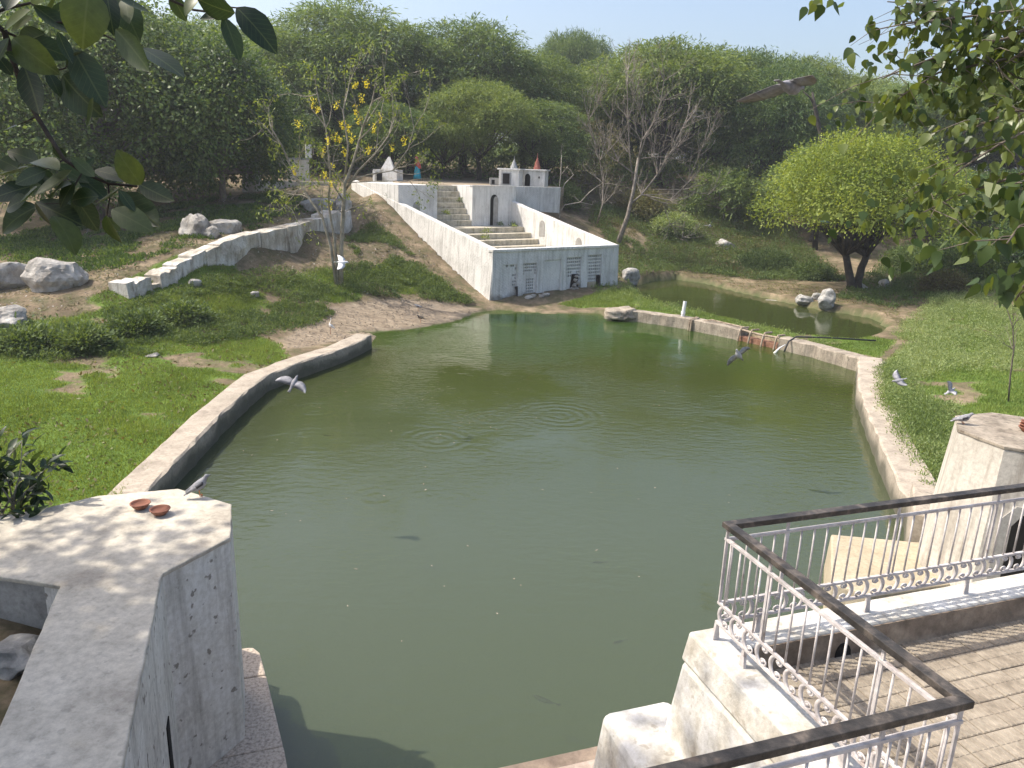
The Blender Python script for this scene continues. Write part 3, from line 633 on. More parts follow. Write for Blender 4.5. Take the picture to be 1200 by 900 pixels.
q = [G(4.20 + math.cos(a) * .07, 0, 0)[:2] for a in np.linspace(0, math.pi, 8)]
V = [G(4.2 + .075 * math.cos(a), 4.070, DZ - .0 + .11 * math.sin(a)) for a in np.linspace(0, math.pi, 9)]; V2 = [G(4.2 + .075 * math.cos(a), 4.15, DZ + .11 * math.sin(a)) for a in np.linspace(0, math.pi, 9)]
m = MB(); m.add(V + V2, [tuple(range(9)), tuple(range(17, 8, -1))] + [(i, i + 1, i + 10, i + 9) for i in range(8)] + [(8, 0, 9, 17)]); m.build('drain_hole', MT['dark'], tr)
m = MB(); m.prism(gpoly([(3.12, -4), (12, -4), (12, 2.2), (7.5, 2.2), (7.5, 4.2), (3.12, 4.2)]), 2.6, DZ - .012); m.build('floor_slab', MT['kerb'], tr)
m = MB(); m.prism(gpoly([(-.9, -4), (3.11, -4), (3.11, 2.36), (-.9, 2.36)]), 1.5, DZ - .008); m.build('floor_slab', MT['tile'], tr)
m = MB(); m.prism(gpoly([(-.9, 2.14), (2.92, 2.14), (2.92, 2.44), (-.9, 2.44)]), DZ - .007, KZ); m.build('kerb_top', MT['plaster'], tr, bevel=.02)
# chequered cement tiles: raised pads separated by grooves, one mesh shared by all tiles
def tile_mesh(s, n):
    m = MB(); h = s / 2 - .004; m.box((0, 0, -.012), (2 * h, 2 * h, .016)); c = 2 * h / n
    for i in range(n):
        for j in range(2):
            w2 = h
            m.hexa([(-h + c * i + .004, -h + j * w2 + .003, -.0045), (-h + c * (i + 1) - .004, -h + j * w2 + .003, -.0045), (-h + c * (i + 1) - .004, -h + (j + 1) * w2 - .003, -.0045), (-h + c * i + .004, -h + (j + 1) * w2 - .003, -.0045)],
                   [(-h + c * i + .008, -h + j * w2 + .006, .0), (-h + c * (i + 1) - .008, -h + j * w2 + .006, .0), (-h + c * (i + 1) - .008, -h + (j + 1) * w2 - .006, .0), (-h + c * i + .008, -h + (j + 1) * w2 - .006, .0)])
    return m.mesh('floor_tile', MT['tile'])
TS = .25; tmesh = tile_mesh(TS, 5)
for i in range(19):
    for j in range(16):
        u = 3.40 + TS * i; v = 3.97 - TS * j
        if u > 3.9 + j * .0 + 4.2 or v < 0.3: continue
        if u > 6.9: continue
        p = G(u, v, DZ + rng.normal(0, .0015)); o = put('floor_tile', tmesh, tr)
        o.matrix_basis = Matrix.Translation(Vector(p) - tr.location) @ Matrix.Rotation(TH + rng.normal(0, .004), 4, 'Z') @ Matrix.Rotation(rng.normal(0, .003), 4, 'X')
# lower white stepped block beside the bay
tmp = gpoly([(2.50, 3.6), (2.98, 3.6), (3.0, 4.90), (2.52, 4.90)])
m = MB(); m.prism(gpoly([(2.36, 3.0), (3.2, 3.0), (3.2, 5.2), (2.36, 5.2)]), -.5, 2.7, gpoly([(2.52, 3.0), (3.2, 3.0), (3.2, 4.86), (2.56, 4.86)]))
tag(m.build('stair_parapet_block', MT['plaster'], bevel=.07), 'worn white parapet block stepping down beside the railed terrace', 'parapet')

# right octagonal pillar with niche, and its tan plinth
PU, PV, PA = 11.78, 8.48, 1.0
pl = thing('octagonal_pillar', G(PU, PV, 0), 'tall whitewashed octagonal pillar with dark pointed niche at the right edge', 'pillar')
m = MB(); m.prism(gpoly(octa(PU, PV, PA + .30)), -.8, 3.14, gpoly(octa(PU, PV, PA)), 0); m.build('shaft', MT['pillar'], pl)
fine_slab(octa(PU, PV, PA + .015), 3.142, 3.2, MT['weir'], 'cap_slab', pl, .003)
# niche in the face that looks towards the terrace (normal -v, -u)
oc = octa(PU, PV, 1.0)
def face_pt(i, s, z, out=0.0):
    k = (3.14 - z) / 3.94 * .30; a = np.array(octa(PU, PV, PA + k)); p, q = a[i], a[(i + 1) % 8]
    c = p + (q - p) * s; d = (q - p) / np.linalg.norm(q - p); nr = np.array([d[1], -d[0]]); c = c + nr * out; return G(c[0], c[1], z)
def niche(face, s0, s1, z0, z1, zt, out, mat, name):
    pts = [(s0, z0), (s1, z0), (s1, z1), ((s0 + s1) / 2 + (s1 - s0) * .2, zt), ((s0 + s1) / 2 - (s1 - s0) * .2, zt), (s0, z1)]
    A = [face_pt(face, s, z, out) for s, z in pts]; B = [face_pt(face, s, z, -.25) for s, z in pts]; n = len(pts)
    m = MB(); m.add(A + B, [tuple(range(n)), tuple(range(2 * n - 1, n - 1, -1))] + [(i, i + n, (i + 1) % n + n, (i + 1) % n) for i in range(n)]); return m.build(name, mat, pl)
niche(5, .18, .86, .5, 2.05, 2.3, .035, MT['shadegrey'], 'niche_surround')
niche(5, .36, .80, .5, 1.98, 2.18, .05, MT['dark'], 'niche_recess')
m = MB(); m.prism(gpoly([(8.55, 8.85), (8.9, 8.3), (11.4, 8.2), (11.4, 9.7), (9.95, 10.5)]), -.9, .72, gpoly([(8.66, 8.88), (8.98, 8.4), (11.4, 8.3), (11.4, 9.62), (9.92, 10.36)]))
tag(m.build('stone_plinth', MT['tan'], bevel=.03), 'sunlit tan stone plinth beside the octagonal pillar', 'plinth')
m = MB(); m.prism([(7.7, 13.6), (8.6, 13.0), (9.4, 14.6), (8.55, 15.3)], -.9, .95, [(7.78, 13.6), (8.6, 13.1), (9.35, 14.55), (8.55, 15.2)])
tag(m.build('stone_pier', MT['coping'], bevel=.04), 'rough stone pier ending the right pool wall behind the plinth', 'pier')

# bowls and other small things on the caps
def bowl(loc, s, label, grp, parent=None):
    m = MB(); m.lathe([(.055 * s, 0), (.085 * s, .03 * s), (.105 * s, .062 * s), (.112 * s, .066 * s), (.112 * s, .074 * s), (.098 * s, .074 * s), (.090 * s, .058 * s), (.05 * s, .04 * s), (.005, .038 * s)], loc, 20)
    o = m.build('clay_bowl', MT['terracotta'], smooth=True); return tag(o, label, 'bowl', grp)
p = Zp(165, 596, BT); bowl((p[0], p[1], BT + .001), .98, 'terracotta bowl on the bastion top, farther from the pigeon', 'clay bowls on the bastion')
p = Zp(188, 603, BT); bowl((p[0], p[1], BT + .001), .98, 'terracotta bowl on the bastion top, nearer to the pigeon', 'clay bowls on the bastion')
p = Zp(1203, 506, 3.2)
for k, lb in enumerate(['lower terracotta bowl of the stack on the pillar top', 'middle terracotta bowl of the stack on the pillar top', 'top terracotta bowl of the stack on the pillar top']):
    bowl((p[0] + .01 * k, p[1], 3.201 + .045 * k), 1.15, lb, 'stacked bowls on the pillar')

# ================================================================== railing
rl = thing('metal_railing', G(3.14, 4.25, KZ), 'silver iron railing with scroll frieze and dark handrail round the terrace bay', 'railing')
ZT, ZM, ZL, ZB = 4.63, 4.50, 3.985, 3.825
def gbox(m, a, b, w_, h_, z):
    a = np.array(a, float); b = np.array(b, float); d = (b - a) / np.linalg.norm(b - a); nr = np.array([-d[1], d[0]]) * w_ / 2
    P4 = [G(*(a - nr)), G(*(b - nr)), G(*(b + nr)), G(*(a + nr))]
    m.hexa([(p[0], p[1], z - h_ / 2) for p in P4], [(p[0], p[1], z + h_ / 2) for p in P4]); return m
cA, cB, eA, eC = (3.14, 4.25), (3.14, 2.28), (7.3, 4.25), (-.85, 2.28)
def mitre(name, mat, z, w_, h_, bevel):
    hw = w_ / 2
    segs = [([(cA[0] - hw, cA[1] + hw), (cA[0] + hw, cA[1] - hw), (eA[0], eA[1] - hw), (eA[0], eA[1] + hw)]),
            ([(cA[0] - hw, cA[1] + hw), (cA[0] + hw, cA[1] - hw), (cB[0] + hw, cB[1] - hw), (cB[0] - hw, cB[1] + hw)]),
            ([(cB[0] + hw, cB[1] - hw), (cB[0] - hw, cB[1] + hw), (eC[0], eC[1] + hw), (eC[0], eC[1] - hw)])]
    for sg in segs:
        a = gpoly(sg); ar = sum(a[i][0] * a[(i + 1) % 4][1] - a[(i + 1) % 4][0] * a[i][1] for i in range(4))
        if ar < 0: a = a[::-1]
        m = MB(); m.prism(a, z - h_ / 2, z + h_ / 2); m.build(name, mat, rl, bevel=bevel)
mitre('handrail', MT['handrail'], ZT - .022, .068, .042, .004)
for z, nme, w_, h_ in ((ZM, 'middle_rail', .026, .018), (ZL, 'lower_rail', .024, .018), (ZB, 'bottom_rail', .024, .018)): mitre(nme, MT['steel'], z, w_, h_, 0)
bal = MB(); bal.tube([(0, 0, ZL), (0, 0, ZM)], .0075, 6); bmesh_ = bal.mesh('baluster', MT['steel'], None, True)
pst = MB(); pst.box((0, 0, (ZT + ZL) / 2 - .02), (.022, .012, ZT - ZL - .03)); pmesh = pst.mesh('post', MT['steel'])
ft = MB(); ft.hexa([(-.03, -.012, KZ - .02), (.03, -.012, KZ - .02), (.03, .012, KZ - .02), (-.03, .012, KZ - .02)], [(-.011, -.012, ZB), (.011, -.012, ZB), (.011, .012, ZB), (-.011, .012, ZB)]); fmesh = ft.mesh('foot', MT['steel'])
sc = MB(); hh = (ZL - ZB) / 2
def curl(m, sx, sz):
    pts = []
    for t in np.linspace(0, 1, 13):                        # C-scroll: big arc ending in a small curl
        a = R(-100 + 320 * t); r = .058 * (1 - .62 * t)
        pts.append((sx * (r * math.cos(a) * 1.05 - .018 + .02 * t), 0, sz * (r * math.sin(a) - .012)))
    m.tube(pts, [.0075 + .004 * math.sin(math.pi * t) for t in np.linspace(0, 1, 13)], 5)
# one repeat of the frieze: a bold C with two inner curls and a bead
pts = [(.052 * math.cos(R(a)) - .005, 0, hh * .97 * math.sin(R(a))) for a in range(-88, 89, 16)]
sc.tube(pts, [.008 + .006 * math.cos(R(a)) for a in range(-88, 89, 16)], 6)
for sz in (-1, 1):
    pts = [(-.012 + .028 * (1 - t * .55) * math.cos(R(100 + 330 * t)), 0, sz * (hh * .58 + .028 * (1 - t * .55) * math.sin(R(100 + 330 * t)) * .9)) for t in np.linspace(0, 1, 10)]
    sc.tube(pts, .0065, 5)
    sc.lathe([(.001, -.012), (.011, -.006), (.012, .004), (.001, .013)], (-.012, 0, sz * hh * .55), 8)
sc.v = [(x * 1.3, y, z) for x, y, z in sc.v]
smesh = sc.mesh('scroll', MT['steel'], (0, 0, 0), True)
def along(a, b, step, me, z, name, rot, s0=.5, flip=False):
    a = np.array(a, float); b = np.array(b, float); Ln = np.linalg.norm(b - a); n = int(round(Ln / step)); d = (b - a) / n
    for i in range(n):
        p = a + d * (i + s0); w3 = G(p[0], p[1], z)
        o = put(name, me, rl); o.matrix_basis = Matrix.Translation(Vector((w3[0], w3[1], w3[2])) - rl.location) @ Matrix.Rotation(rot + (math.pi if flip else 0), 4, 'Z')
for a, b, rot in ((cA, eA, TH), (cA, cB, TH + math.pi / 2), (cB, (.3, 2.28), TH)):
    along(a, b, .118, bmesh_, 0, 'baluster', rot); along(a, b, .155, smesh, (ZL + ZB) / 2, 'scroll', rot)
    along(a, b, 1.0, pmesh, 0, 'post', rot, .5); along(a, b, .98, fmesh, 0, 'foot', rot, .35)
for c in (cA, cB):
    w3 = G(*c, 0); o = put('post', pmesh, rl, Vector(w3) - rl.location); o.rotation_euler = (0, 0, TH)
    o = put('foot', fmesh, rl, Vector(w3) - rl.location); o.rotation_euler = (0, 0, TH)

# ================================================================== far ghat (white stepped building)
gt = thing('stepped_bathing_ghat', T(4.5, 5, 0), 'large white walled bathing ghat with inner staircase across the pool', 'ghat')
def tp(pl): return [tuple(T(u, v)[:2]) for u, v in pl]
def tprism(pl, z0, z1, mat, name, parent=gt, bevel=0.0, label=None, top=None):
    m = MB(); m.prism(tp(pl), z0, z1, tp(top) if top else None); o = m.build(name, mat, parent, bevel=bevel)
    if label: o['label'] = label
    return o
WT = .38
def sl(v): return 3.0 + .1875 * v
# side walls with sloping tops (battered a little outwards at the foot)
def sidewall(u0, u1, v1, zslope, name, out):
    n = 14; m = MB(); rings = []
    for i in range(n + 1):
        v = v1 * i / n; z = 3.0 + zslope * v + rng.normal(0, .012); ub = (u0 - .22, u1) if out < 0 else (u0, u1 + .22)
        rings.append([T(ub[0], v, -.5), T(ub[1], v, -.5), T(u1, v, z - .03), T(u1 - .03, v, z), T(u0 + .03, v, z), T(u0, v, z - .03)])
    m.loft(rings); return m.build(name, MT['whiteside'], gt)
sidewall(0, WT, 16.2, .1875, 'left_wall', -1)
sidewall(TW - WT, TW, 10.0, .2, 'right_wall', 1)
# front wall with openings for the five panels
PAN = [(.62, 1.62, .50, 2.20), (2.02, 2.98, .42, 2.22), (3.50, 4.72, .55, 2.34), (5.15, 6.25, .50, 2.42), (6.75, 7.85, .62, 2.50)]
cells = sorted(set([0.0, TW] + [p[0] for p in PAN] + [p[1] for p in PAN]))
m = MB()
for a, b in zip(cells[:-1], cells[1:]):
    hit = [p for p in PAN if abs(p[0] - a) < 1e-6]
    sp_ = [(-.5, 2.86)] if not hit else [(-.5, hit[0][2]), (hit[0][3], 2.86)]
    for z0, z1 in sp_:
        q = tp([(a, -.0), (b, -.0), (b, WT), (a, WT)]); qb = tp([(a, -.12 if z0 < 0 else 0), (b, -.12 if z0 < 0 else 0), (b, WT), (a, WT)])
        m.prism(qb if z0 < 0 else q, z0, z1, q)
m.build('front_wall', MT['whitefront'], gt)
tprism([(-.05, -.07), (TW + .05, -.07), (TW + .05, WT + .02), (-.05, WT + .02)], 2.863, 3.02, MT['white'], 'front_coping', bevel=.03)
tprism([(-.06, -.06), (.30, -.06), (.30, .05), (-.06, .05)], -.4, 2.86, MT['whitefront'], 'corner_pilaster')
tprism([(TW - .42, -.07), (TW + .2, -.07), (TW + .2, .05), (TW - .42, .05)], -.4, 2.86, MT['whitefront'], 'corner_pilaster', top=[(TW - .34, -.05), (TW + .04, -.05), (TW + .04, .05), (TW - .34, .05)])
def jali(p, cols, rows, mask, name, lab=None):
    """pierced screen: every hole is a real recess"""
    u0, u1, z0, z1 = p; m = MB(); du = (u1 - u0) / cols; dz = (z1 - z0) / rows; f = .06
    for i in range(cols):
        for j in range(rows):
            a, b, c, d = u0 + i * du, u0 + (i + 1) * du, z1 - (j + 1) * dz, z1 - j * dz
            if not mask(i, j):
                m.add([T(a, f, c), T(b, f, c), T(b, f, d), T(a, f, d)], [(0, 1, 2, 3)]); continue
            e, g = du * .19, dz * .19
            o4 = [T(a, f, c), T(b, f, c), T(b, f, d), T(a, f, d)]; i4 = [T(a + e, f, c + g), T(b - e, f, c + g), T(b - e, f, d - g), T(a + e, f, d - g)]
            k4 = [T(a + e, f + .12, c + g), T(b - e, f + .12, c + g), T(b - e, f + .12, d - g), T(a + e, f + .12, d - g)]
            m.add(o4 + i4 + k4, [(0, 1, 5, 4), (1, 2, 6, 5), (2, 3, 7, 6), (3, 0, 4, 7), (4, 5, 9, 8), (5, 6, 10, 9), (6, 7, 11, 10), (7, 4, 8, 11)])
            m.add(k4, [(0, 1, 2, 3)], 1)
    m.add([T(u0, .3, z0), T(u1, .3, z0), T(u1, .3, z1), T(u0, .3, z1)], [(0, 1, 2, 3)])
    o = m.build(name, [MT['whitefront'], MT['dark']], gt)
    if lab: o['label'] = lab
jali(PAN[0], 7, 10, lambda i, j: (i == 6 and j in (1, 3, 4, 5, 6)) or (i == 5 and j in (3, 5, 6)) or (j == 0 and i in (2, 4, 5)), 'lattice_panel', 'mostly bricked up lattice panel nearest the left corner')
jali(PAN[1], 7, 11, lambda i, j: j < 2 or (i in (0, 6) and j < 4) or (j == 2 and i < 5) or (j > 4 and 1 < i < 6), 'lattice_panel', 'half blocked lattice panel with holes in a broken pattern')
jali(PAN[2], 2, 2, lambda i, j: False, 'blank_panel')
jali(PAN[3], 7, 10, lambda i, j: j < 6 and not (j > 3 and 2 < i < 5) or i in (0, 6), 'lattice_panel', 'lattice panel broken open above a heap of rubble')
jali(PAN[4], 7, 10, lambda i, j: j < 8, 'lattice_panel', 'complete lattice panel nearest the right corner')
tprism([(5.5, .0), (6.15, .0), (6.15, .09), (5.5, .09)], .5, 1.45, MT['dark'], 'broken_hole', top=[(5.62, .0), (6.05, .0), (6.05, .09), (5.62, .09)])
tprism([(7.55, -.06), (7.75, -.06), (7.75, .08), (7.55, .08)], .5, 1.3, MT['dark'], 'broken_hole')
for k, (u, z, s) in enumerate([(5.62, .62, .34), (5.95, .64, .36), (5.75, .86, .32), (6.0, .98, .3), (5.82, 1.16, .28), (5.9, 1.38, .24), (5.78, .42, .4)]):
    p = T(u, -.06, z); rock('rubble_stone', (p[0], p[1], p[2] - .1), (s, s * .8, s * .7), ['pale stone at the left foot of the rubble in the lattice hole', 'pale stone at the right foot of the rubble in the lattice hole', 'middle left stone of the rubble in the lattice hole', 'middle right stone of the rubble in the lattice hole', 'upper stone of the rubble in the lattice hole', 'topmost small stone of the rubble in the lattice hole', 'lowest wide stone below the rubble in the lattice hole'][k], 'rock', 40 + k, 'stone', k, 'rubble in the broken lattice', sink=.2)
m = MB(); m.prism(tp([(6.8, -.12), (7.4, -.12), (7.4, .0), (6.8, .0)]), .35, .95); tag(m.build('stone_slab', MT['tan'], bevel=.03), 'tan stone slab leaning under the right lattice panel', 'stone slab')
m = MB(); p0 = T(1.60, -.03, 0); m.tube([T(1.55, -.06, 1.0), T(1.6, -.07, .8), T(1.6, -.1, .1)], [.09, .06, .05], 6); m.build('drain_spout', MT['birddark'], gt)
# inner floor, landing, stairs, back walls
for k in range(5):
    v0, v1, z = 5.35 + .78 * k, 10.0, 2.08 + .33 * k
    tprism([(WT + .01, v0), (TW - WT - .01, v0), (TW - WT - .01, v0 + .80 if k < 4 else 9.99), (WT + .01, v0 + .80 if k < 4 else 9.99)], -.4 + .01 * k, z, MT['step'], 'wide_step', bevel=.02)
tprism([(WT + .01, WT + .01), (TW - WT - .01, WT + .01), (TW - WT - .01, 5.34), (WT + .01, 5.34)], -.4, 1.75, MT['step'], 'inner_floor')
for k in range(7):
    v0 = 10.0 + .31 * k
    tprism([(2.81, v0), (5.49, v0), (5.49, v0 + .32 if k < 6 else 12.4), (2.81, v0 + .32 if k < 6 else 12.4)], 1.0 + .01 * k, 3.40 + .36 * (k + 1), MT['step'], 'narrow_step', bevel=.02)
PZ = 5.96
tprism([(.02, 10.0), (2.8, 10.0), (2.8, 16.4), (.02, 16.4)], 1, PZ, MT['white'], 'niche_wall')
tprism([(5.5, 10.0), (TW - .0, 10.0), (TW - .0, 12.6), (5.5, 12.6)], 1, PZ, MT['white'], 'door_block')
tprism([(5.46, 9.95), (TW + .03, 9.95), (TW + .03, 10.3), (5.46, 10.3)], PZ, PZ + .06, MT['white'], 'block_coping')
def fz(v): return PZ - .02 + max(0., v - 12.4) * .036
m = MB(); m.prism(tp([(2.7, 12.4), (15.5, 12.4), (15.5, 26), (2.7, 26)]), 4.2, [fz(12.4), fz(12.4), fz(26), fz(26)]); m.build('terrace_floor', MT['earthfloor'], gt)
def tuv(p): d = np.array([p[0] - O3[0], p[1] - O3[1], 0]); return float(d @ teu), float(d @ tev)
def on_floor(p): return np.array([p[0], p[1], fz(tuv(p)[1])])
def arch(uc, v, z0, w_, h_, mat, name, side=None, d=.05, inset=.02):
    """arched raised panel, the recess shade put into its colour: on the face v = const, or (side) on the inner face u = const of the right wall"""
    pts = [(-w_ / 2, 0), (w_ / 2, 0), (w_ / 2, h_ - w_ / 2)] + [(w_ / 2 * math.cos(a), h_ - w_ / 2 + w_ * .62 * math.sin(a)) for a in np.linspace(R(15), R(165), 9)] + [(-w_ / 2, h_ - w_ / 2)]
    if side is None: A = [T(uc + x, v - inset, z0 + z) for x, z in pts]; B = [T(uc + x, v + d, z0 + z) for x, z in pts]
    else: A = [T(side - inset, uc + x, z0 + z) for x, z in pts][::-1]; B = [T(side + d, uc + x, z0 + z) for x, z in pts][::-1]
    n = len(pts); m = MB(); m.add(A + B, [tuple(range(n)), tuple(range(2 * n - 1, n - 1, -1))] + [(i, i + n, (i + 1) % n + n, (i + 1) % n) for i in range(n)])
    return m.build(name, mat, gt)
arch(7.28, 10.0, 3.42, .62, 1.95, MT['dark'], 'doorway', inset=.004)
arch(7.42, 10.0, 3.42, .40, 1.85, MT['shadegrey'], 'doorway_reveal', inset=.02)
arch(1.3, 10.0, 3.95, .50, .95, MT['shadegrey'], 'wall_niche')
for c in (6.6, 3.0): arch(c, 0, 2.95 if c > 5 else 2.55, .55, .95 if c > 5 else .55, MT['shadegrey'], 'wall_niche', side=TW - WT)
m = MB(); q = tp([(2.6, 16.0), (13.0, 13.5), (13.0, 15), (2.6, 17)])
# raised terrace edge running right from the ghat
te = thing('terrace_wall', T(11.5, 11.2, 5), 'low white terrace wall below the two small shrines', 'wall')
a, b = Yp(604, 219, 54.3), Yp(657, 220, 56.5)
m = MB(); m.hexa([(a[0], a[1], 4.4), (b[0], b[1], 4.2), (b[0] - .1, b[1] + .4, 4.2), (a[0] - .1, a[1] + .4, 4.4)], [(a[0], a[1], 5.98), (b[0], b[1], 5.98), (b[0] - .1, b[1] + .4, 5.98), (a[0] - .1, a[1] + .4, 5.98)]); m.build('wall_body', MT['white'], te)
# weeds growing on the stairs come later with the other plants

# ------------------------------------------------------------------ shrines on the terrace
def shrine(px, py, Y, w_, d_, h_, spire, label, yaw, opening='door'):
    b = on_floor(Yp(px, py, Y)); s = thing('small_shrine', b, label, 'shrine', 'small white shrines on the terrace', yaw)
    m = MB(); m.box((0, 0, h_ / 2), (w_, d_, h_)); m.build('wall_block', MT['white'], s, local=True)
    m = MB(); m.box((0, 0, h_ + .05), (w_ + .24, d_ + .24, .1)); m.build('roof_slab', MT['white'], s, local=True, bevel=.02)
    if opening == 'door':
        m = MB(); m.box((-w_ * .12, -d_ / 2 - .02, h_ * .47), (w_ * .48, .06, h_ * .72)); m.build('opening_frame', MT['greypaint'], s, local=True)
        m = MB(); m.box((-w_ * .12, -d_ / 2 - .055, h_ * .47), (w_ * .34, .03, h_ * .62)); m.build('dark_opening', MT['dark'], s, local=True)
    else:
        m = MB(); n = 9; pts = [(-.19, 0), (.19, 0)] + [(.19 * math.cos(t), h_ * .55 + .24 * math.sin(t)) for t in np.linspace(0, math.pi, n)]
        A = [(x - w_ * .26, -d_ / 2 - .03, z + .05) for x, z in pts]; B = [(x, y + .06, z) for x, y, z in A]; k = len(pts)
        m.add(A + B, [tuple(range(k)), tuple(range(2 * k - 1, k - 1, -1))] + [(i, i + k, (i + 1) % k + k, (i + 1) % k) for i in range(k)]); m.build('dark_opening', MT['dark'], s, local=True)
        m = MB(); m.box((w_ * .25, -d_ / 2 - .01, h_ * .6), (.09, .04, .14)); m.build('vent_slot', MT['dark'], s, local=True)
    if spire:
        mt, r0, hs, ox = spire; m = MB()
        m.lathe([(r0, 0), (r0 * .96, hs * .12), (r0 * .8, hs * .22), (r0 * .66, hs * .36), (r0 * .42, hs * .52), (r0 * .2, hs * .62), (r0 * .26, hs * .66), (r0 * .1, hs * .7), (.018, hs * .84), (.012, hs)], (ox, 0, h_ + .1), 10)
        m.build('spire', MT[mt], s, local=True, smooth=False)
    return s
shrine(598.5, 216, 56.5, 1.45, 1.2, 1.12, ('greypaint', .26, .85, .2), 'small white shrine with grey spire, left of the pair', R(-14))
shrine(627, 217, 57.5, 1.65, 1.2, 1.12, ('redpaint', .26, 1.15, .1), 'small white shrine with red spire, right of the pair', R(-14), 'arch')
m = MB(); b = on_floor(Yp(580, 214, 57))
m.box((b[0], b[1], b[2] + .25), (.75, .5, .5), .1); m.box((b[0] - .12, b[1] - .26, b[2] + .22), (.22, .03, .3), .1, 1); tag(m.build('stone_altar', [MT['greypaint'], MT['dark']]), 'little grey stone altar box left of the grey-spired shrine', 'altar')
s = thing('small_shrine', (*Yp(455, 214, 55)[:2], 5.9), 'old white shrine with peaked roof behind the yellow-flowering tree', 'shrine')
m = MB(); m.box((0, 0, .45), (1.7, 1.2, .9), -.2); m.build('wall_block', MT['plaster'], s, local=True)
m = MB(); m.hexa([(-.45, -.4, .9), (.45, -.4, .9), (.45, .4, .9), (-.45, .4, .9)], [(.02, -.06, 1.75), (.14, -.06, 1.75), (.14, .06, 1.75), (.02, .06, 1.75)]); m.build('roof', MT['plaster'], s, local=True)
m = MB(); m.box((-.5, -.66, .4), (.36, .1, .6), -.2); m.build('dark_opening', MT['dark'], s, local=True)
m = MB(); m.box((-.85, -.72, .42), (.14, .14, .84), -.2); m.build('column', MT['plaster'], s, local=True)
s = thing('small_shrine', (*Yp(350, 213, 56)[:2], 5.85), 'flat-roofed white shrine with tilted slab left of the yellow-flowering tree', 'shrine')
m = MB(); m.box((0, 0, .7), (1.5, 1.2, 1.4), .25); m.build('wall_block', MT['plaster'], s, local=True)
m = MB(); m.box((-.35, 0, 1.46), (2.4, 1.5, .12), .25); m.build('roof_slab', MT['greypaint'], s, local=True)
m = MB(); m.box((.75, .1, 2.0), (.4, .1, .9), .5); m.build('tilted_slab', MT['white'], s, local=True)
for x in (-1.2, -.95): 
    m = MB(); m.box((x, -.3, .7), (.12, .12, 1.4), .25); m.build('column', MT['greypaint'], s, local=True)
b = Yp(293, 203, 52); b = np.array([b[0], b[1], 5.75])
m = MB(); pts = [(-.5, 0), (.5, 0), (.5, .75)] + [(.5 * math.cos(t), .75 + .32 * math.sin(t)) for t in np.linspace(.3, math.pi - .3, 6)] + [(-.5, .75)]
A = [(b[0] + x, b[1], b[2] + z) for x, z in pts]; B = [(x, y + .6, z) for x, y, z in A]; k = len(pts); m.add(A + B, [tuple(range(k)), tuple(range(2 * k - 1, k - 1, -1))] + [(i, i + k, (i + 1) % k + k, (i + 1) % k) for i in range(k)])
tag(m.build('memorial_stone', MT['plaster']), 'round-topped white memorial stone beside the dense left tree', 'memorial')
a, b = Yp(283, 208, 51), Yp(395, 211, 54.5)
m = MB(); m.hexa([(a[0], a[1], 4.6), (b[0], b[1], 4.6), (b[0] - .2, b[1] + .5, 4.6), (a[0] - .2, a[1] + .5, 4.6)], [(a[0], a[1], 5.85), (b[0], b[1], 5.85), (b[0] - .2, b[1] + .5, 5.85), (a[0] - .2, a[1] + .5, 5.85)])
tag(m.build('parapet_wall', MT['retain']), 'long low weathered white wall under the left shrines', 'wall')

# ------------------------------------------------------------------ retaining wall on the left bank: whitewashed blocks of uneven height
rt = thing('retaining_wall', Yp(283, 313, 36.5), 'broken whitewashed retaining wall above the left lawn', 'wall')
Bp = [Yp(*q) for q in RETB]; Tp_ = [Yp(*q)[2] for q in RETT]
tt = np.linspace(0, len(Bp) - 1, 22)
for k in range(21):
    def at(t):
        i = min(int(t), len(Bp) - 2); f = t - i; p = Bp[i] * (1 - f) + Bp[i + 1] * f; return np.array([p[0], p[1], p[2], Tp_[i] * (1 - f) + Tp_[i + 1] * f])
    a, b = at(tt[k]), at(tt[k + 1] - .004); dz = (vnoise(k * 1.0, 3.0, .45, 4) - .5) * .4 + rng.normal(0, .025); dy = rng.normal(0, .02); th = .75 + rng.uniform(0, .3)
    if k in (3,): dz -= .25
    d = b[:2] - a[:2]; d /= np.linalg.norm(d); nr = np.array([-d[1], d[0]])
    a2, b2 = a[:2] + nr * dy, b[:2] + nr * dy; z1 = a[3] + dz, b[3] + dz + rng.normal(0, .06)
    m = MB(); nz = 4; rings = []
    for j in range(nz + 1):
        f = j / nz; off = .10 * (1 - f) + rng.normal(0, .03); za = (a[2] - .7) * (1 - f) + z1[0] * f; zb = (b[2] - .7) * (1 - f) + z1[1] * f
        mid = (a2 + b2) / 2; bul = rng.normal(0, .05)
        rings.append([(*(a2 - nr * off), za), (*(mid - nr * (off + bul)), (za + zb) / 2 + rng.normal(0, .03)), (*(b2 - nr * off), zb), (*(b2 + nr * th), zb - .02), (*(a2 + nr * th), za - .02)])
    m.loft(rings); m.build('wall_block', MT['retain'], rt)

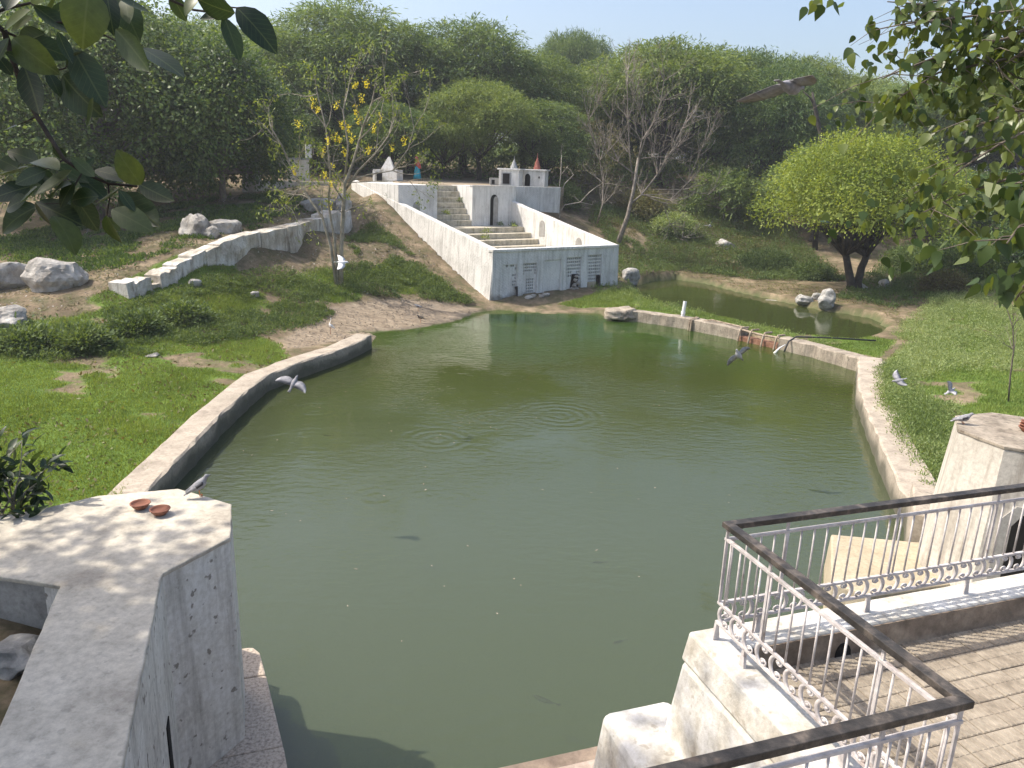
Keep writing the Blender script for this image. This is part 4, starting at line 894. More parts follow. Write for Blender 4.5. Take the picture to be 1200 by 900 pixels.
# ================================================================== plants
def unit(v): return v / (np.linalg.norm(v, axis=-1, keepdims=True) + 1e-9)
def leaf_quads(c, d, nrm, ln, wd):
    """diamond leaves from base point c along d"""
    s = unit(np.cross(d, nrm)); ln = np.asarray(ln)[:, None]; wd = np.asarray(wd)[:, None]
    return np.stack([c, c + d * ln * .5 + s * wd * .5, c + d * ln, c + d * ln * .5 - s * wd * .5], 1)
def rdir(r, n): return unit(r.normal(size=(n, 3)))
def limb(r, a, b, r0, r1, bend=.12, n=6):
    a = np.array(a, float); b = np.array(b, float); Ln = np.linalg.norm(b - a); k = r.normal(0, bend * Ln, 3); k[2] = abs(k[2]) * .6
    t = np.linspace(0, 1, n); P = a[None] + (b - a)[None] * t[:, None] + k[None] * (np.sin(t * math.pi))[:, None] + r.normal(0, .018 * Ln, (n, 3)) * np.sin(t * math.pi)[:, None]
    return P, r0 + (r1 - r0) * t ** .8
def crown(r, H, W, base, n_lobes, k_cl, style, leaf, shape=1.0, flat=.75, fill=.15):
    """returns lobe centres/radii and leaf quads; the crown spans base*H..H and is W wide"""
    lobes = []
    for i in range(n_lobes):
        a = i * 2.399 + r.uniform(-.4, .4); q = math.sqrt((i + .5) / n_lobes); rad = W * r.uniform(.15, .21)
        x, y = math.cos(a) * q * (W / 2 - rad * .8), math.sin(a) * q * (W / 2 - rad * .8)
        top = H - rad * flat - (H * (1 - base) * .62) * q ** 2 * shape * r.uniform(.75, 1.2)
        lobes.append((x, y, top, rad))
        if q > .45 and r.uniform() < .6: lobes.append((x * .93, y * .93, base * H + rad * .4 + r.uniform(0, .22) * H * (1 - base), rad * .85))
    out = []
    for (x, y, z, rad) in lobes:
        k = int(k_cl * (rad / (W * .18)) ** 2); d = rdir(r, k); d[:, 2] = np.where(d[:, 2] < -.35, -d[:, 2] * .6, d[:, 2]); d = unit(d)
        rr = rad * r.uniform(.62, 1.08, k) ; rr = np.where(r.uniform(size=k) < fill, rr * .5, rr)
        c = np.array([x, y, z]) + d * rr[:, None] * np.array([1, 1, flat])
        if style == 'spray':                              # feathery arching twigs that droop at the tip
            na, nl = leaf['arcs'], leaf['n']
            A = unit(d[:, None, :] * .9 + r.normal(size=(k, na, 3)) * .75 + np.array([0, 0, .25])); Ln = leaf['arc'] * r.uniform(.5, 1.25, (k, na))
            for j in range(nl):
                t = (j + r.uniform(.2, .8)) / nl; p = c[:, None, :] + A * (Ln * t)[..., None]; p[..., 2] -= (Ln * .55 * t * t)
                dd = A.copy(); dd[..., 2] -= 1.1 * t; dd = unit(dd + r.normal(size=dd.shape) * .45)
                nn_ = unit(r.normal(size=dd.shape) * .6 + np.array([0, 0, 1.0])); m_ = p.shape[0] * na
                out.append(leaf_quads(p.reshape(-1, 3), dd.reshape(-1, 3), nn_.reshape(-1, 3), leaf['len'] * r.uniform(.6, 1.3, m_), leaf['wid'] * r.uniform(.6, 1.3, m_)))
        else:                                            # broad leaves round each twig tip
            nl = leaf['n']; off = r.normal(size=(k, nl, 3)) * leaf['arc']; p = c[:, None, :] + off
            dd = unit(off * .6 + d[:, None, :] * .5 * leaf['arc'] + r.normal(size=off.shape) * leaf['arc'] * .6 + np.array([0, 0, -leaf['arc'] * leaf.get('droop', .5)]))
            nn_ = unit(r.normal(size=dd.shape) * .55 + np.array([0, 0, .9]) + d[:, None, :] * .5); m_ = k * nl
            out.append(leaf_quads(p.reshape(-1, 3), dd.reshape(-1, 3), nn_.reshape(-1, 3), leaf['len'] * r.uniform(.6, 1.3, m_), leaf['wid'] * r.uniform(.6, 1.3, m_)))
    return lobes, np.concatenate(out)
def tree(name, seed, H, W, base, n_lobes, k_cl, style, leaf, mat, bark, trunk_r, fork, lean=(0, 0), shape=1.0, flat=.75, stems=1, fill=.15):
    r = np.random.default_rng(seed); lobes, V = crown(r, H, W, base, n_lobes, k_cl, style, leaf, shape, flat, fill)
    V[..., 0] += lean[0]; V[..., 1] += lean[1]
    t = thing(name, (0, 0, 0), None, None); quads('crown', V, MT[mat], t)
    m = MB(); forks = []
    for s in range(stems):
        a = s * 2.3 + .4; f = np.array([lean[0] * .4 + (math.cos(a) * .8 if stems > 1 else 0), lean[1] * .4 + (math.sin(a) * .5 if stems > 1 else 0), fork * H * r.uniform(.85, 1.1)])
        P, q = limb(r, (math.cos(a) * .12 * (stems > 1), math.sin(a) * .12 * (stems > 1), -.4), f, trunk_r * 1.25, trunk_r * .8, .06, 7); q[0] *= 1.35; m.tube(P, list(q), 8); forks.append(f)
    for i, (x, y, z, rad) in enumerate(lobes):
        f = forks[i % stems]; P, q = limb(r, f - np.array([0, 0, .1]), (x * .9 + lean[0], y * .9 + lean[1], z), trunk_r * r.uniform(.35, .6), .03, .12, 6); m.tube(P, list(q), 5)
        for _ in range(2):
            e = P[3] + (np.array([x + lean[0], y + lean[1], z]) - P[3]) * .6 + r.normal(size=3) * rad * .3; P2, q2 = limb(r, P[3], e, q[3] * .6, .015, .12, 4); m.tube(P2, list(q2), 4, caps=False)
    m.build('trunk', MT[bark], t, smooth=True, local=True)
    return t
SPRAY = dict(arcs=6, n=5, arc=1.45, len=.33, wid=.07)
protos = [tree('feathery_tree', 11, 12, 11, .30, 17, 80, 'spray', SPRAY, 'leaf_pro', 'barkdark', .26, .24, flat=.6),
          tree('feathery_tree', 12, 11, 13, .34, 18, 80, 'spray', SPRAY, 'leaf_pro2', 'barkdark', .25, .26, shape=.75, flat=.52),
          tree('feathery_tree', 13, 13, 10, .26, 16, 80, 'spray', SPRAY, 'leaf_pro', 'barkdark', .27, .22, shape=1.1, flat=.62),
          tree('feathery_tree', 14, 10, 12, .52, 13, 76, 'spray', SPRAY, 'leaf_pro', 'barkdark', .24, .36, shape=.5, flat=.5)]
used = [False] * 4
def place(k, px, Y, top, wpx, label, rot, dz=0., name=None):
    """put a copy where its trunk and the top of its crown stand in the photograph: px is its bearing, Y its distance"""
    b = Yp(px, 200, Y); x, y = b[0], b[1]; z = gz(x, y); zt = Yp(px, top, Y)[2]
    o = protos[k] if not used[k] else copy_tree(protos[k]); used[k] = True
    H0 = (12, 11, 13, 10)[k]; W0 = (11, 13, 10, 12)[k]
    o.location = (x, y, z + dz); sx = wpx * Y / 900 / W0; o.scale = (sx, sx, (zt - z - dz) / H0); o.rotation_euler = (0, 0, rot)
    tag(o, label, 'tree', 'feathery trees along the far ridge'); return o
FT = [(0, 400, 68, 2, 230, 'tallest feathery tree rising behind the yellow-flowering tree', .3),
      (1, 310, 74, 34, 220, 'feathery tree between the dense left tree and the tallest crown', 1.2),
      (2, 480, 70, 28, 170, 'feathery tree just right of the tallest crown', 2.0),
      (0, 548, 72, 24, 190, 'rounded feathery tree directly above the ghat staircase', 4.0),
      (1, 612, 74, 62, 170, 'feathery tree above the two small shrines', .9),
      (3, 667, 96, 40, 95, 'small umbrella-shaped tree with visible trunk on the skyline', 2.2),
      (1, 560, 63, 96, 150, 'lower feathery tree shading the terrace behind the person', 5.1),
      (2, 640, 66, 118, 120, 'short feathery tree leaning over the red-spired shrine', 3.0),
      (1, 775, 76, 50, 230, 'broad flat-topped feathery tree behind the bare tree', 2.6),
      (3, 850, 80, 62, 170, 'spreading feathery tree right of the bare tree', .4),
      (0, 905, 70, 76, 150, 'dark-stemmed feathery tree behind the gliding bird', 1.0),
      (1, 925, 84, 68, 150, 'pale feathery tree showing above the gliding bird', 3.6),
      (1, 995, 95, 90, 170, 'hazy feathery tree behind the round lime tree', 5.5),
      (2, 1050, 88, 98, 140, 'hazy feathery tree at the right end of the open sky', 2.9),
      (0, 1120, 78, 84, 220, 'feathery tree behind the hanging right foliage', .1),
      (1, 1210, 72, 70, 240, 'feathery tree at the far right edge behind the leaves', 4.4),
      (2, 230, 78, 20, 210, 'feathery tree mostly hidden behind the dense left tree', 5.8),
      (1, 120, 80, 10, 230, 'feathery tree behind the dense left tree, near the left edge', .6),
      (0, 460, 60, 120, 120, 'low feathery tree behind the peaked white shrine', 2.4),
      (2, 735, 92, 92, 120, 'distant feathery tree in the dip of the skyline', 1.7),
      (0, 700, 84, 84, 120, 'distant feathery tree right of the umbrella-shaped tree', 3.9),
      (1, 520, 62, 130, 110, 'low dark feathery tree behind the person', 3.3),
      (2, 370, 62, 90, 130, 'feathery tree behind the flat-roofed shrine', 4.9),
      (1, 1090, 64, 190, 150, 'feathery shrub tree right of the round lime tree', 1.9),
      (2, 1180, 58, 200, 170, 'feathery shrub tree on the right bank under the hanging leaves', 5.0),
      (2, 830, 102, 140, 230, 'dim tree deep behind the spreading feathery tree', .5), (0, 735, 104, 140, 200, 'dim tree deep behind the bare tree', 1.5), (1, 1010, 104, 140, 240, 'dim tree deep behind the round lime tree', 2.5), (2, 1180, 98, 130, 260, 'dim tree deep in the right corner of the wood', 3.5), (0, 900, 96, 150, 170, 'dim tree deep behind the leaning trunk', 4.5),
      (0, 960, 62, 170, 120, 'dark feathery tree half hidden by the round lime tree', .8)]
for f in FT: place(f[0], f[1], f[2], f[3], f[4], f[5], f[6])

# dense broadleaf tree on the left terrace
BRD = dict(n=16, arc=.36, len=.24, wid=.14, droop=.7)
t = tree('dense_tree', 21, 13.6, 20, .02, 36, 150, 'broad', BRD, 'leaf_broad', 'bark', .42, .2, shape=.85, flat=.9)
b = Yp(110, 240, 46); t.location = (b[0], b[1], gz(b[0], b[1])); tag(t, 'dense dark broadleaf tree filling the upper left bank', 'tree')
b = Yp(262, 225, 47); t2 = tree('dense_tree', 22, 9, 9, .0, 18, 110, 'broad', BRD, 'leaf_broad', 'bark', .2, .2, shape=.8, flat=.9)
t2.location = (b[0], b[1], gz(b[0], b[1])); tag(t2, 'smaller broadleaf tree in front of the memorial stone', 'tree')
# round lime green tree on the right bank
NEEM = dict(n=15, arc=.24, len=.20, wid=.085, droop=.4)
t = tree('round_tree', 31, 9.4, 12.6, .36, 34, 105, 'broad', NEEM, 'leaf_neem', 'barkdark', .24, .24, lean=(-.6, 0), shape=.95, flat=.66, stems=2)
b = gp(1003, 340); t.location = tuple(b); t.rotation_euler = (0, 0, .2); tag(t, 'round lime green tree with two dark stems beside the rear pond', 'tree')
print('round tree', b)
# bushes
def bush(px, py, Y, W, H, mat, label, seed, style='broad', dens=70, leaf=None, name='bush'):
    leaf = leaf or dict(n=14, arc=.22, len=.16, wid=.075, droop=.3)
    t = tree(name, seed, H, W, .02, 11, dens, style, leaf, mat, 'bark', .06, .2, shape=.7, flat=.85)
    b = Yp(px, py, Y); t.location = (b[0], b[1], gz(b[0], b[1]) - .1); tag(t, label, 'bush', 'bushes on the far banks'); return t
bush(850, 240, 66, 7.5, 4.6, 'leaf_pro2', 'rounded green bush on the slope left of the round lime tree', 41, 'spray', 40, dict(arcs=4, n=4, arc=.6, len=.3, wid=.09))
bush(690, 200, 66, 9, 6.5, 'leaf_dry', 'brownish thorny bush behind the bare tree', 42, 'spray', 22, dict(arcs=5, n=4, arc=.7, len=.26, wid=.05))
bush(1130, 330, 50, 6, 3.0, 'leaf_broad', 'dark green bush right of the round tree trunk', 43)
bush(1065, 312, 54, 4.0, 1.6, 'weedblue', 'low green bush behind the round tree trunk', 44)
bush(1195, 318, 47, 6, 3.8, 'leaf_broad', 'dark bush at the right edge below the hanging leaves', 45)
bush(900, 300, 55, 4.0, 1.4, 'weedblue', 'grey green bush at the left foot of the round tree', 46)
bush(950, 322, 52, 3.0, .9, 'weedblue', 'dark low bush beside the round tree stems', 47)
bush(790, 262, 61, 4.0, 1.8, 'weed', 'pale green bush on the slope right of the bare tree', 48)
bush(752, 248, 64, 5.0, 2.2, 'leaf_dry', 'dry straw-coloured bush beside the bare tree trunk', 49)
bush(1105, 352, 44, 2.6, 1.1, 'leaf_dry', 'small brown dry bush at the meadow edge', 50)
bush(660, 232, 61, 3.0, 1.6, 'weedblue', 'green bush growing behind the right ghat wall', 51)
bush(30, 408, 24.5, 1.8, .4, 'weedblue', 'low weedy bush at the left edge of the lawn', 52)
bush(95, 420, 25, 1.6, .4, 'weedblue', 'dusty green bush between lawn and boulders', 53)
bush(160, 395, 27.5, 1.7, .4, 'weedblue', 'spreading weed bush below the broken wall end', 54)
bush(215, 372, 29.5, 1.8, .4, 'weedblue', 'green weed bush on the lawn slope under the retaining wall', 55)

# bare and sparse trees -------------------------------------------------------------
def grow(r, m, a, d, Ln, rad, depth, tips, spread=.55, up=.15, kids=(2, 4), n=5, min_r=.008, shrink=.68):
    a = np.array(a, float); P = [a]; q = [rad]; d = unit(np.array(d, float))
    for i in range(1, n):
        d = unit(d + r.normal(0, .16, 3) + np.array([0, 0, up * .25])); P.append(P[-1] + d * Ln / (n - 1)); q.append(rad * (1 - .5 * i / (n - 1)))
    m.tube(P, q, 6 if rad > .05 else 4, caps=False)
    if depth == 0: tips.append((P[-1], d)); return
    for i in range(r.integers(*kids) + 0):
        k = r.integers(n // 2, n); dd = unit(d + r.normal(0, spread, 3) + np.array([0, 0, up]))
        grow(r, m, P[k], dd, Ln * shrink * r.uniform(.75, 1.2), max(min_r, q[k] * .68), depth - 1, tips, spread, up, kids, n, min_r, shrink)
    grow(r, m, P[-1], d, Ln * shrink, max(min_r, q[-1] * .85), depth - 1, tips, spread, up, kids, n, min_r, shrink)
r = np.random.default_rng(61)
b = gp(722, 288); bt_ = thing('bare_tree', b, 'tall leafless grey tree behind the right wall of the ghat', 'tree')
m = MB(); tips = []
s = 58.0
def P3(px, py, Y=None): return Yp(px, py, Y or b[1])
base = np.array(b) - np.array([0, 0, .3])
stem = [base, P3(735, 255), P3(742, 225), P3(748, 185)]
m.tube(stem, [.22, .15, .12, .09], 8)
def ch(px, py, dp=0.): return Yp(px, py, b[1] + dp)
for pts, r0 in [([(738, 240), (752, 228), (770, 205), (788, 175), (800, 150), (806, 135)], .11), ([(748, 190), (752, 165), (765, 145), (775, 118), (778, 95)], .10), ([(742, 215), (738, 180), (736, 140), (735, 100), (736, 82)], .08),
                ([(745, 205), (725, 190), (716, 170), (716, 140)], .08), ([(752, 228), (785, 235), (805, 215), (818, 185), (826, 165)], .07), ([(750, 186), (765, 184), (780, 184), (795, 172)], .06), ([(746, 196), (757, 160), (750, 130), (742, 112)], .07),
                ([(700, 262), (706, 240), (707, 215), (703, 188), (712, 178)], .09), ([(703, 190), (697, 165), (690, 140), (700, 120)], .05), ([(762, 232), (777, 238), (785, 262), (800, 278)], .05), ([(765, 222), (800, 222), (830, 228)], .04)]:
    pp = [ch(x, y, r.uniform(-.8, .8)) for x, y in pts]; pp[0] = ch(*pts[0]); r0 *= .68; m.tube(pp, list(np.linspace(r0, r0 * .3, len(pp))), 6)
    for i in range(1, len(pp)):
        for _ in range(5):
            dd = unit(pp[i] - pp[i - 1]) + r.normal(0, .6, 3) + np.array([0, 0, .35]); grow(r, m, pp[i], dd, r.uniform(.7, 1.3), r0 * .28 + .012, 2, tips, .6, .25, (1, 3), 4, .009, .72)
m.build('trunk', MT['barkgrey'], bt_, smooth=True)
V = []
for p, d in tips[::3]: V.append(leaf_quads(p[None] + r.normal(0, .08, (2, 3)), rdir(r, 2), rdir(r, 2), [.12, .12], [.05, .05]))
quads('withered_leaves', np.concatenate(V), MT['leaf_dry'], bt_, off=b)

r = np.random.default_rng(62)
b = Yp(397, 338, 38); b[2] = gz(b[0], b[1]); gl = thing('golden_shower_tree', b, 'slender sparse tree with hanging yellow blossom on the left bank', 'tree')
m = MB(); tips = []; base = np.array(b) - np.array([0, 0, .2])
stems = [([(395, 336), (400, 290), (402, 250), (404, 215), (414, 190), (425, 150), (436, 120)], .12), ([(394, 336), (388, 290), (378, 255), (362, 232), (345, 205), (330, 170), (318, 150)], .085), ([(396, 334), (392, 280), (385, 240), (387, 200), (382, 150), (372, 110)], .075),
         ([(403, 225), (420, 200), (440, 180), (455, 160), (462, 140)], .06), ([(404, 215), (430, 205), (460, 200), (478, 175), (485, 150)], .045), ([(402, 235), (390, 215), (375, 215), (350, 222), (335, 240)], .045), ([(404, 212), (408, 170), (402, 130), (408, 105)], .06), ([(404, 214), (450, 212), (480, 212)], .03), ([(420, 165), (445, 140), (452, 105)], .035)]
for pts, r0 in stems:
    pp = [Yp(x, y, 38 + (i > 1) * r.uniform(-.6, .6)) for i, (x, y) in enumerate(pts)]
    if pts[0][1] > 330: pp[0] = base + np.array([r.uniform(-.15, .15), 0, 0])
    m.tube(pp, list(np.linspace(r0, r0 * .3, len(pp))), 6)
    for i in range(2, len(pp)):
        for _ in range(2):
            dd = unit(pp[i] - pp[i - 1]) + r.normal(0, .55, 3) + np.array([0, 0, .2]); grow(r, m, pp[i], dd, r.uniform(.6, 1.3), r0 * .2 + .012, 2, tips, .6, .15, (1, 3), 4, .008, .72)
m.build('trunk', MT['barkolive'], gl, smooth=True)
V = []
for p, d in tips:
    if r.uniform() < .9:
        k = r.integers(5, 13); c = p[None] + r.normal(0, .14, (k, 3)); V.append(leaf_quads(c, unit(rdir(r, k) + np.array([0, 0, -.6])), rdir(r, k), r.uniform(.10, .24, k), r.uniform(.04, .08, k)))
quads('foliage', np.concatenate(V), MT['leaf_neem'], gl, off=b)
fl = [(424, 115), (430, 98), (415, 100), (394, 122), (393, 160), (398, 163), (385, 165), (378, 178), (412, 162), (438, 148), (432, 175), (474, 165), (445, 138), (390, 195), (380, 205), (401, 146), (420, 140), (366, 120), (350, 145), (460, 172), (404, 178), (388, 215), (387, 240), (345, 200), (408, 150), (417, 128), (372, 128)]
for i, (x, y) in enumerate(fl):
    c = Yp(x, y, 38 + r.uniform(-.7, .7)); k = 42; h = r.uniform(.3, .55); t = r.uniform(0, 1, k) ** .8
    p = c[None] + np.stack([r.normal(0, .11, k) * (1 - t * .75), r.normal(0, .11, k) * (1 - t * .75), h * .5 - t * h], 1)
    o = quads('flower_cluster', leaf_quads(p, rdir(r, k), rdir(r, k), r.uniform(.05, .10, k), r.uniform(.045, .08, k)), MT['flower'], gl, off=b)['kind'] = 'stuff'

r = np.random.default_rng(63); b = gp(1182, 471); sp_t = thing('sapling', b, 'thin leafless sapling standing in the right meadow', 'tree')
m = MB(); tips = []; pp = [np.array(b) - np.array([0, 0, .1])] + [Yp(x, y, b[1]) for x, y in [(1184, 440), (1188, 410), (1187, 385), (1180, 362)]]; m.tube(pp, [.03, .027, .023, .018, .01], 6)
for i in range(2, 5):
    for _ in range(3): grow(r, m, pp[i], np.array([r.normal(0, .8), r.normal(0, .8), .8]), .5, .014, 2, tips, .6, .2, (1, 2), 4, .005)
m.build('trunk', MT['bark'], sp_t, smooth=True)
r = np.random.default_rng(64); b = gp(655, 255, 54); sp2 = thing('sapling', b, 'pale leafless sapling beside the right ghat wall', 'tree')
m = MB(); tips = []
for pts in ([(656, 252), (648, 240), (655, 225), (657, 205), (658, 182)], [(655, 250), (662, 240), (680, 237), (695, 240)], [(656, 228), (662, 215), (672, 205)], [(680, 237), (690, 226), (700, 218)]):
    pp = [Yp(x, y, b[1]) for x, y in pts]; m.tube(pp, list(np.linspace(.05, .02, len(pp))), 5)
    for p in pp[2:]: grow(r, m, p, np.array([r.normal(), r.normal(), .8]), .6, .016, 1, tips, .6, .2, (1, 3), 4, .006)
m.tube([np.array(b) - np.array([0, 0, .4]), Yp(656, 251, b[1])], .05, 5); m.build('trunk', MT['barkpale'], sp2, smooth=True)
# dark forked stem on the ridge and a tangle of dead branches
b = Yp(968, 200, 60); b[2] = gz(b[0], b[1]); ds = thing('leaning_tree', b, 'leaning dark forked trunk under the gliding bird', 'tree'); m = MB()
m.tube([np.array(b) - np.array([0, 0, .3])] + [Yp(x, y, 60) for x, y in [(964, 165), (959, 145), (955, 125), (952, 108)]], [.22, .18, .16, .13, .08], 7)
m.tube([Yp(955, 122, 60), Yp(948, 113, 60), Yp(941, 107, 60)], [.09, .07, .03], 5); m.tube([Yp(957, 130, 60), Yp(951, 118, 60.3), Yp(946, 111, 60.5)], [.08, .05, .03], 5)
m.build('trunk', MT['barkdark'], ds, smooth=True)
r = np.random.default_rng(65); b = gp(1120, 292, 40); db = thing('dead_branches', b, 'tangle of pale dead branches right of the round lime tree', 'branches'); m = MB(); tips = []
for _ in range(9): grow(r, m, np.array(b) + r.normal(0, .6, 3) + np.array([0, 0, 1.0]), np.array([r.normal(0, 1), .3 * r.normal(), r.uniform(.0, .5)]), 2.2, .045, 2, tips, .5, .05, (1, 3), 5, .01)
m.build('twigs', MT['barkpale'], db, smooth=True)

# ------------------------------------------------------------------ ground cover (stuff)
def sample(poly, n, r):
    P = np.array(poly); lo, hi = P.min(0), P.max(0); out = []
    while sum(map(len, out)) < n:
        q = r.uniform(lo, hi, (n, 2)); out.append(q[inpoly(q[:, 0], q[:, 1], poly)])
    return np.concatenate(out)[:n]
def cover(name, poly, clumps, leaves, rad, h, ln, wd, mat, label, seed, thr=.0, ns=.6, up=.5, cat='weeds', avoid=None):
    r = np.random.default_rng(seed); q = sample(poly, clumps, r); k = vnoise(q[:, 0], q[:, 1], ns, seed) * .65 + vnoise(q[:, 0], q[:, 1], ns * 3, seed + 1) * .35
    q = q[k > thr]; kk = k[k > thr]
    for A in (POOL, POND): q_ok = ~inpoly(q[:, 0], q[:, 1], A); q = q[q_ok]; kk = kk[q_ok]
    z = ground_z(q[:, 0], q[:, 1]); n = len(q); sc_ = (.55 + .9 * (kk - thr) / (1 - thr)) * r.uniform(.6, 1.25, n)
    o = r.normal(size=(n, leaves, 3)); o = unit(o) * r.uniform(.2, 1, (n, leaves, 1)) ** .5; o[..., 2] = np.abs(o[..., 2])
    c = np.concatenate([q, z[:, None]], 1)[:, None, :] + o * sc_[:, None, None] * np.array([rad, rad, h]); d = unit(o + r.normal(size=o.shape) * .6 + np.array([0, 0, up])); nn_ = unit(r.normal(size=o.shape) * .7 + np.array([0, 0, .8]))
    m_ = n * leaves; V = leaf_quads(c.reshape(-1, 3), d.reshape(-1, 3), nn_.reshape(-1, 3), ln * r.uniform(.6, 1.4, m_), wd * r.uniform(.6, 1.4, m_))
    ob = quads(name, V, MT[mat]); tag(ob, label, cat, kind='stuff'); return ob
def ypoly(pts): return [tuple(Yp(*q)[:2]) for q in pts]
def blades(name, poly, n, h, wd, seed, label, mat='grass'):
    r = np.random.default_rng(seed); q = sample(poly, n, r); g = grassmask(q[:, 0], q[:, 1]); q = q[g > r.uniform(.25, .8, n)]; n = len(q); z = ground_z(q[:, 0], q[:, 1]) - .01
    c = np.concatenate([q, z[:, None]], 1); hv = h * r.uniform(.5, 1.3, n) * (.6 + .8 * vnoise(q[:, 0], q[:, 1], .8, seed)); a = r.uniform(0, 6.28, n)
    s = np.stack([np.cos(a), np.sin(a), 0 * a], 1) * wd * r.uniform(.7, 1.4, (n, 1)); tip = c + np.stack([r.normal(0, .35, n) * hv, r.normal(0, .35, n) * hv, hv], 1)
    ob = quads(name, np.stack([c - s, c + s, tip], 1), MT[mat]); tag(ob, label, 'grass', kind='stuff'); return ob
blades('lawn_grass', LAWN, 170000, .085, .011, 1, 'bright green grass on the left bank lawn')
blades('meadow_grass', MEADOW, 150000, .10, .012, 2, 'bright green grass of the right meadow')
blades('strip_grass', STRIP + [], 40000, .07, .016, 3, 'green grass strip between weir and rear pond')
blades('front_grass', FRONT, 9000, .13, .018, 4, 'grass tuft strip at the foot of the white front wall')
blades('slope_grass', BANK2, 30000, .12, .016, 6, 'patchy grass under the retaining wall and the yellow-flowering tree')
blades('bank_grass', BASK, 26000, .12, .018, 5, 'sunlit grass on the slope beside the white left wall')
# pale feathery weeds over the right meadow and along its wall
cover('meadow_weeds', zpoly([(1032, 430), (1060, 402), (1048, 386), (1100, 350), (1200, 345), (1330, 380), (1330, 440), (1120, 430), (1085, 440), (1050, 432)], .7), 4200, 34, .28, .40, .085, .026, 'weed', 'pale bushy weeds at the back of the right meadow', 71, .22)
cover('wall_weeds', zpoly([(1030, 430), (1060, 425), (1085, 470), (1120, 480), (1118, 560), (1090, 585), (1045, 500), (1028, 455)], .6), 1000, 48, .28, .46, .075, .024, 'weed', 'bushy pale weeds along the right pool wall', 72, .22)
cover('bank_weeds', zpoly([(740, 352), (720, 352), (700, 350), (690, 338), (735, 330), (760, 345), (820, 362), (900, 382), (990, 402), (960, 404), (860, 380), (780, 362)], .5), 420, 26, .2, .28, .085, .03, 'weed', 'tufts of weeds along the weir and pond edge', 73, .25)
cover('slope_weeds', ypoly([(728, 326, 49), (722, 300, 54), (690, 255, 60), (700, 235, 64), (800, 235, 70), (900, 235, 70), (960, 300, 58), (1000, 330, 51), (880, 336, 50.5), (800, 322, 54)]), 4300, 32, .5, .5, .13, .05, 'weedblue', 'dull green weeds covering the slope behind the pond', 74, .24, .3)
cover('slope_scrub', ypoly([(728, 326, 49), (722, 300, 54), (690, 255, 60), (700, 235, 64), (800, 235, 70), (900, 235, 70), (960, 300, 58), (1000, 330, 51), (880, 332, 51.5), (800, 318, 55)]), 1300, 34, .45, .5, .13, .04, 'leaf_dry', 'dry straw-coloured scrub on the slope behind the pond', 75, .40, .45)
cover('right_bank_weeds', ypoly([(980, 348, 44), (1010, 320, 52), (1060, 290, 62), (1250, 290, 62), (1300, 350, 44), (1120, 352, 43), (1045, 372, 40)]), 1700, 34, .42, .4, .13, .05, 'weedblue', 'dark green weeds under the round lime tree', 76, .3, .3)
cover('lawn_edge_weeds', ypoly([(-60, 425, 23), (70, 428, 23.5), (180, 415, 25), (270, 395, 28), (340, 372, 31), (420, 340, 37), (330, 312, 37.5), (280, 318, 35.5), (215, 335, 32.8), (150, 355, 30), (60, 380, 27.5), (-60, 385, 27)]), 2300, 34, .32, .24, .10, .04, 'weedblue', 'green weeds between the lawn and the retaining wall', 77, .45, .5)
cover('gully_weeds', ypoly([(400, 345, 37.5), (440, 352, 37.8), (520, 352, 38.8), (555, 350, 39.6), (500, 312, 42), (450, 268, 46), (425, 255, 47.5), (405, 290, 43)]), 1300, 30, .3, .28, .11, .042, 'weedblue', 'green weeds in the gully beside the white left wall', 78, .34, .5)
cover('terrace_creepers', ypoly([(60, 325, 32.5), (140, 315, 33), (215, 298, 35.5), (300, 262, 40.5), (380, 245, 47), (330, 225, 51), (240, 228, 48), (150, 245, 46), (60, 265, 44), (-40, 290, 38)]), 2600, 26, .4, .16, .13, .06, 'leaf_broad', 'dark low creepers on the shaded left terrace', 79, .38, .4, .9)
UG = ypoly([(-150, 200, 66), (300, 200, 60), (480, 200, 61), (560, 200, 63), (650, 200, 65), (760, 200, 74), (860, 200, 78), (1000, 200, 68), (1300, 200, 64), (1400, 200, 110), (600, 200, 120), (-200, 200, 110)])
cover('forest_undergrowth', UG, 2600, 46, 1.7, 3.0, .42, .14, 'leaf_pro', 'dark green undergrowth under the ridge trees', 80, .22, .12, .3, 'undergrowth')
def litter(name, poly, n, ln, mat, label, seed, thr=.35, flat=.25):
    r = np.random.default_rng(seed); q = sample(poly, n, r); k = vnoise(q[:, 0], q[:, 1], .7, seed) * .6 + vnoise(q[:, 0], q[:, 1], 2.5, seed + 1) * .4; q = q[k > thr]
    q = q[~inpoly(q[:, 0], q[:, 1], POOL) & ~inpoly(q[:, 0], q[:, 1], POND)]; n = len(q); z = ground_z(q[:, 0], q[:, 1]) + .015; c = np.concatenate([q, z[:, None]], 1)
    d = r.normal(size=(n, 3)); d[:, 2] *= flat; nn_ = unit(r.normal(size=(n, 3)) * flat + np.array([0, 0, 1.0]))
    tag(quads(name, leaf_quads(c, unit(d), nn_, ln * r.uniform(.5, 1.5, n), ln * .5 * r.uniform(.5, 1.4, n)), MT[mat]), label, 'litter', kind='stuff')
LT = ypoly([(-40, 400, 25), (140, 372, 28), (220, 345, 31.5), (330, 318, 36), (420, 345, 37), (560, 352, 39.6), (440, 250, 49), (395, 232, 51), (300, 228, 50), (150, 250, 44), (-40, 300, 36)])
litter('leaf_litter', LT, 26000, .11, 'leaf_dry', 'dry brown leaf litter over the left bank', 401)
litter('pale_pebbles', LT, 5000, .09, 'rock', 'scattered pale chips and pebbles on the left bank', 402, .45, .6)
litter('mud_debris', MUD, 2600, .10, 'bark', 'dark twigs and debris on the mud shore', 403, .3)
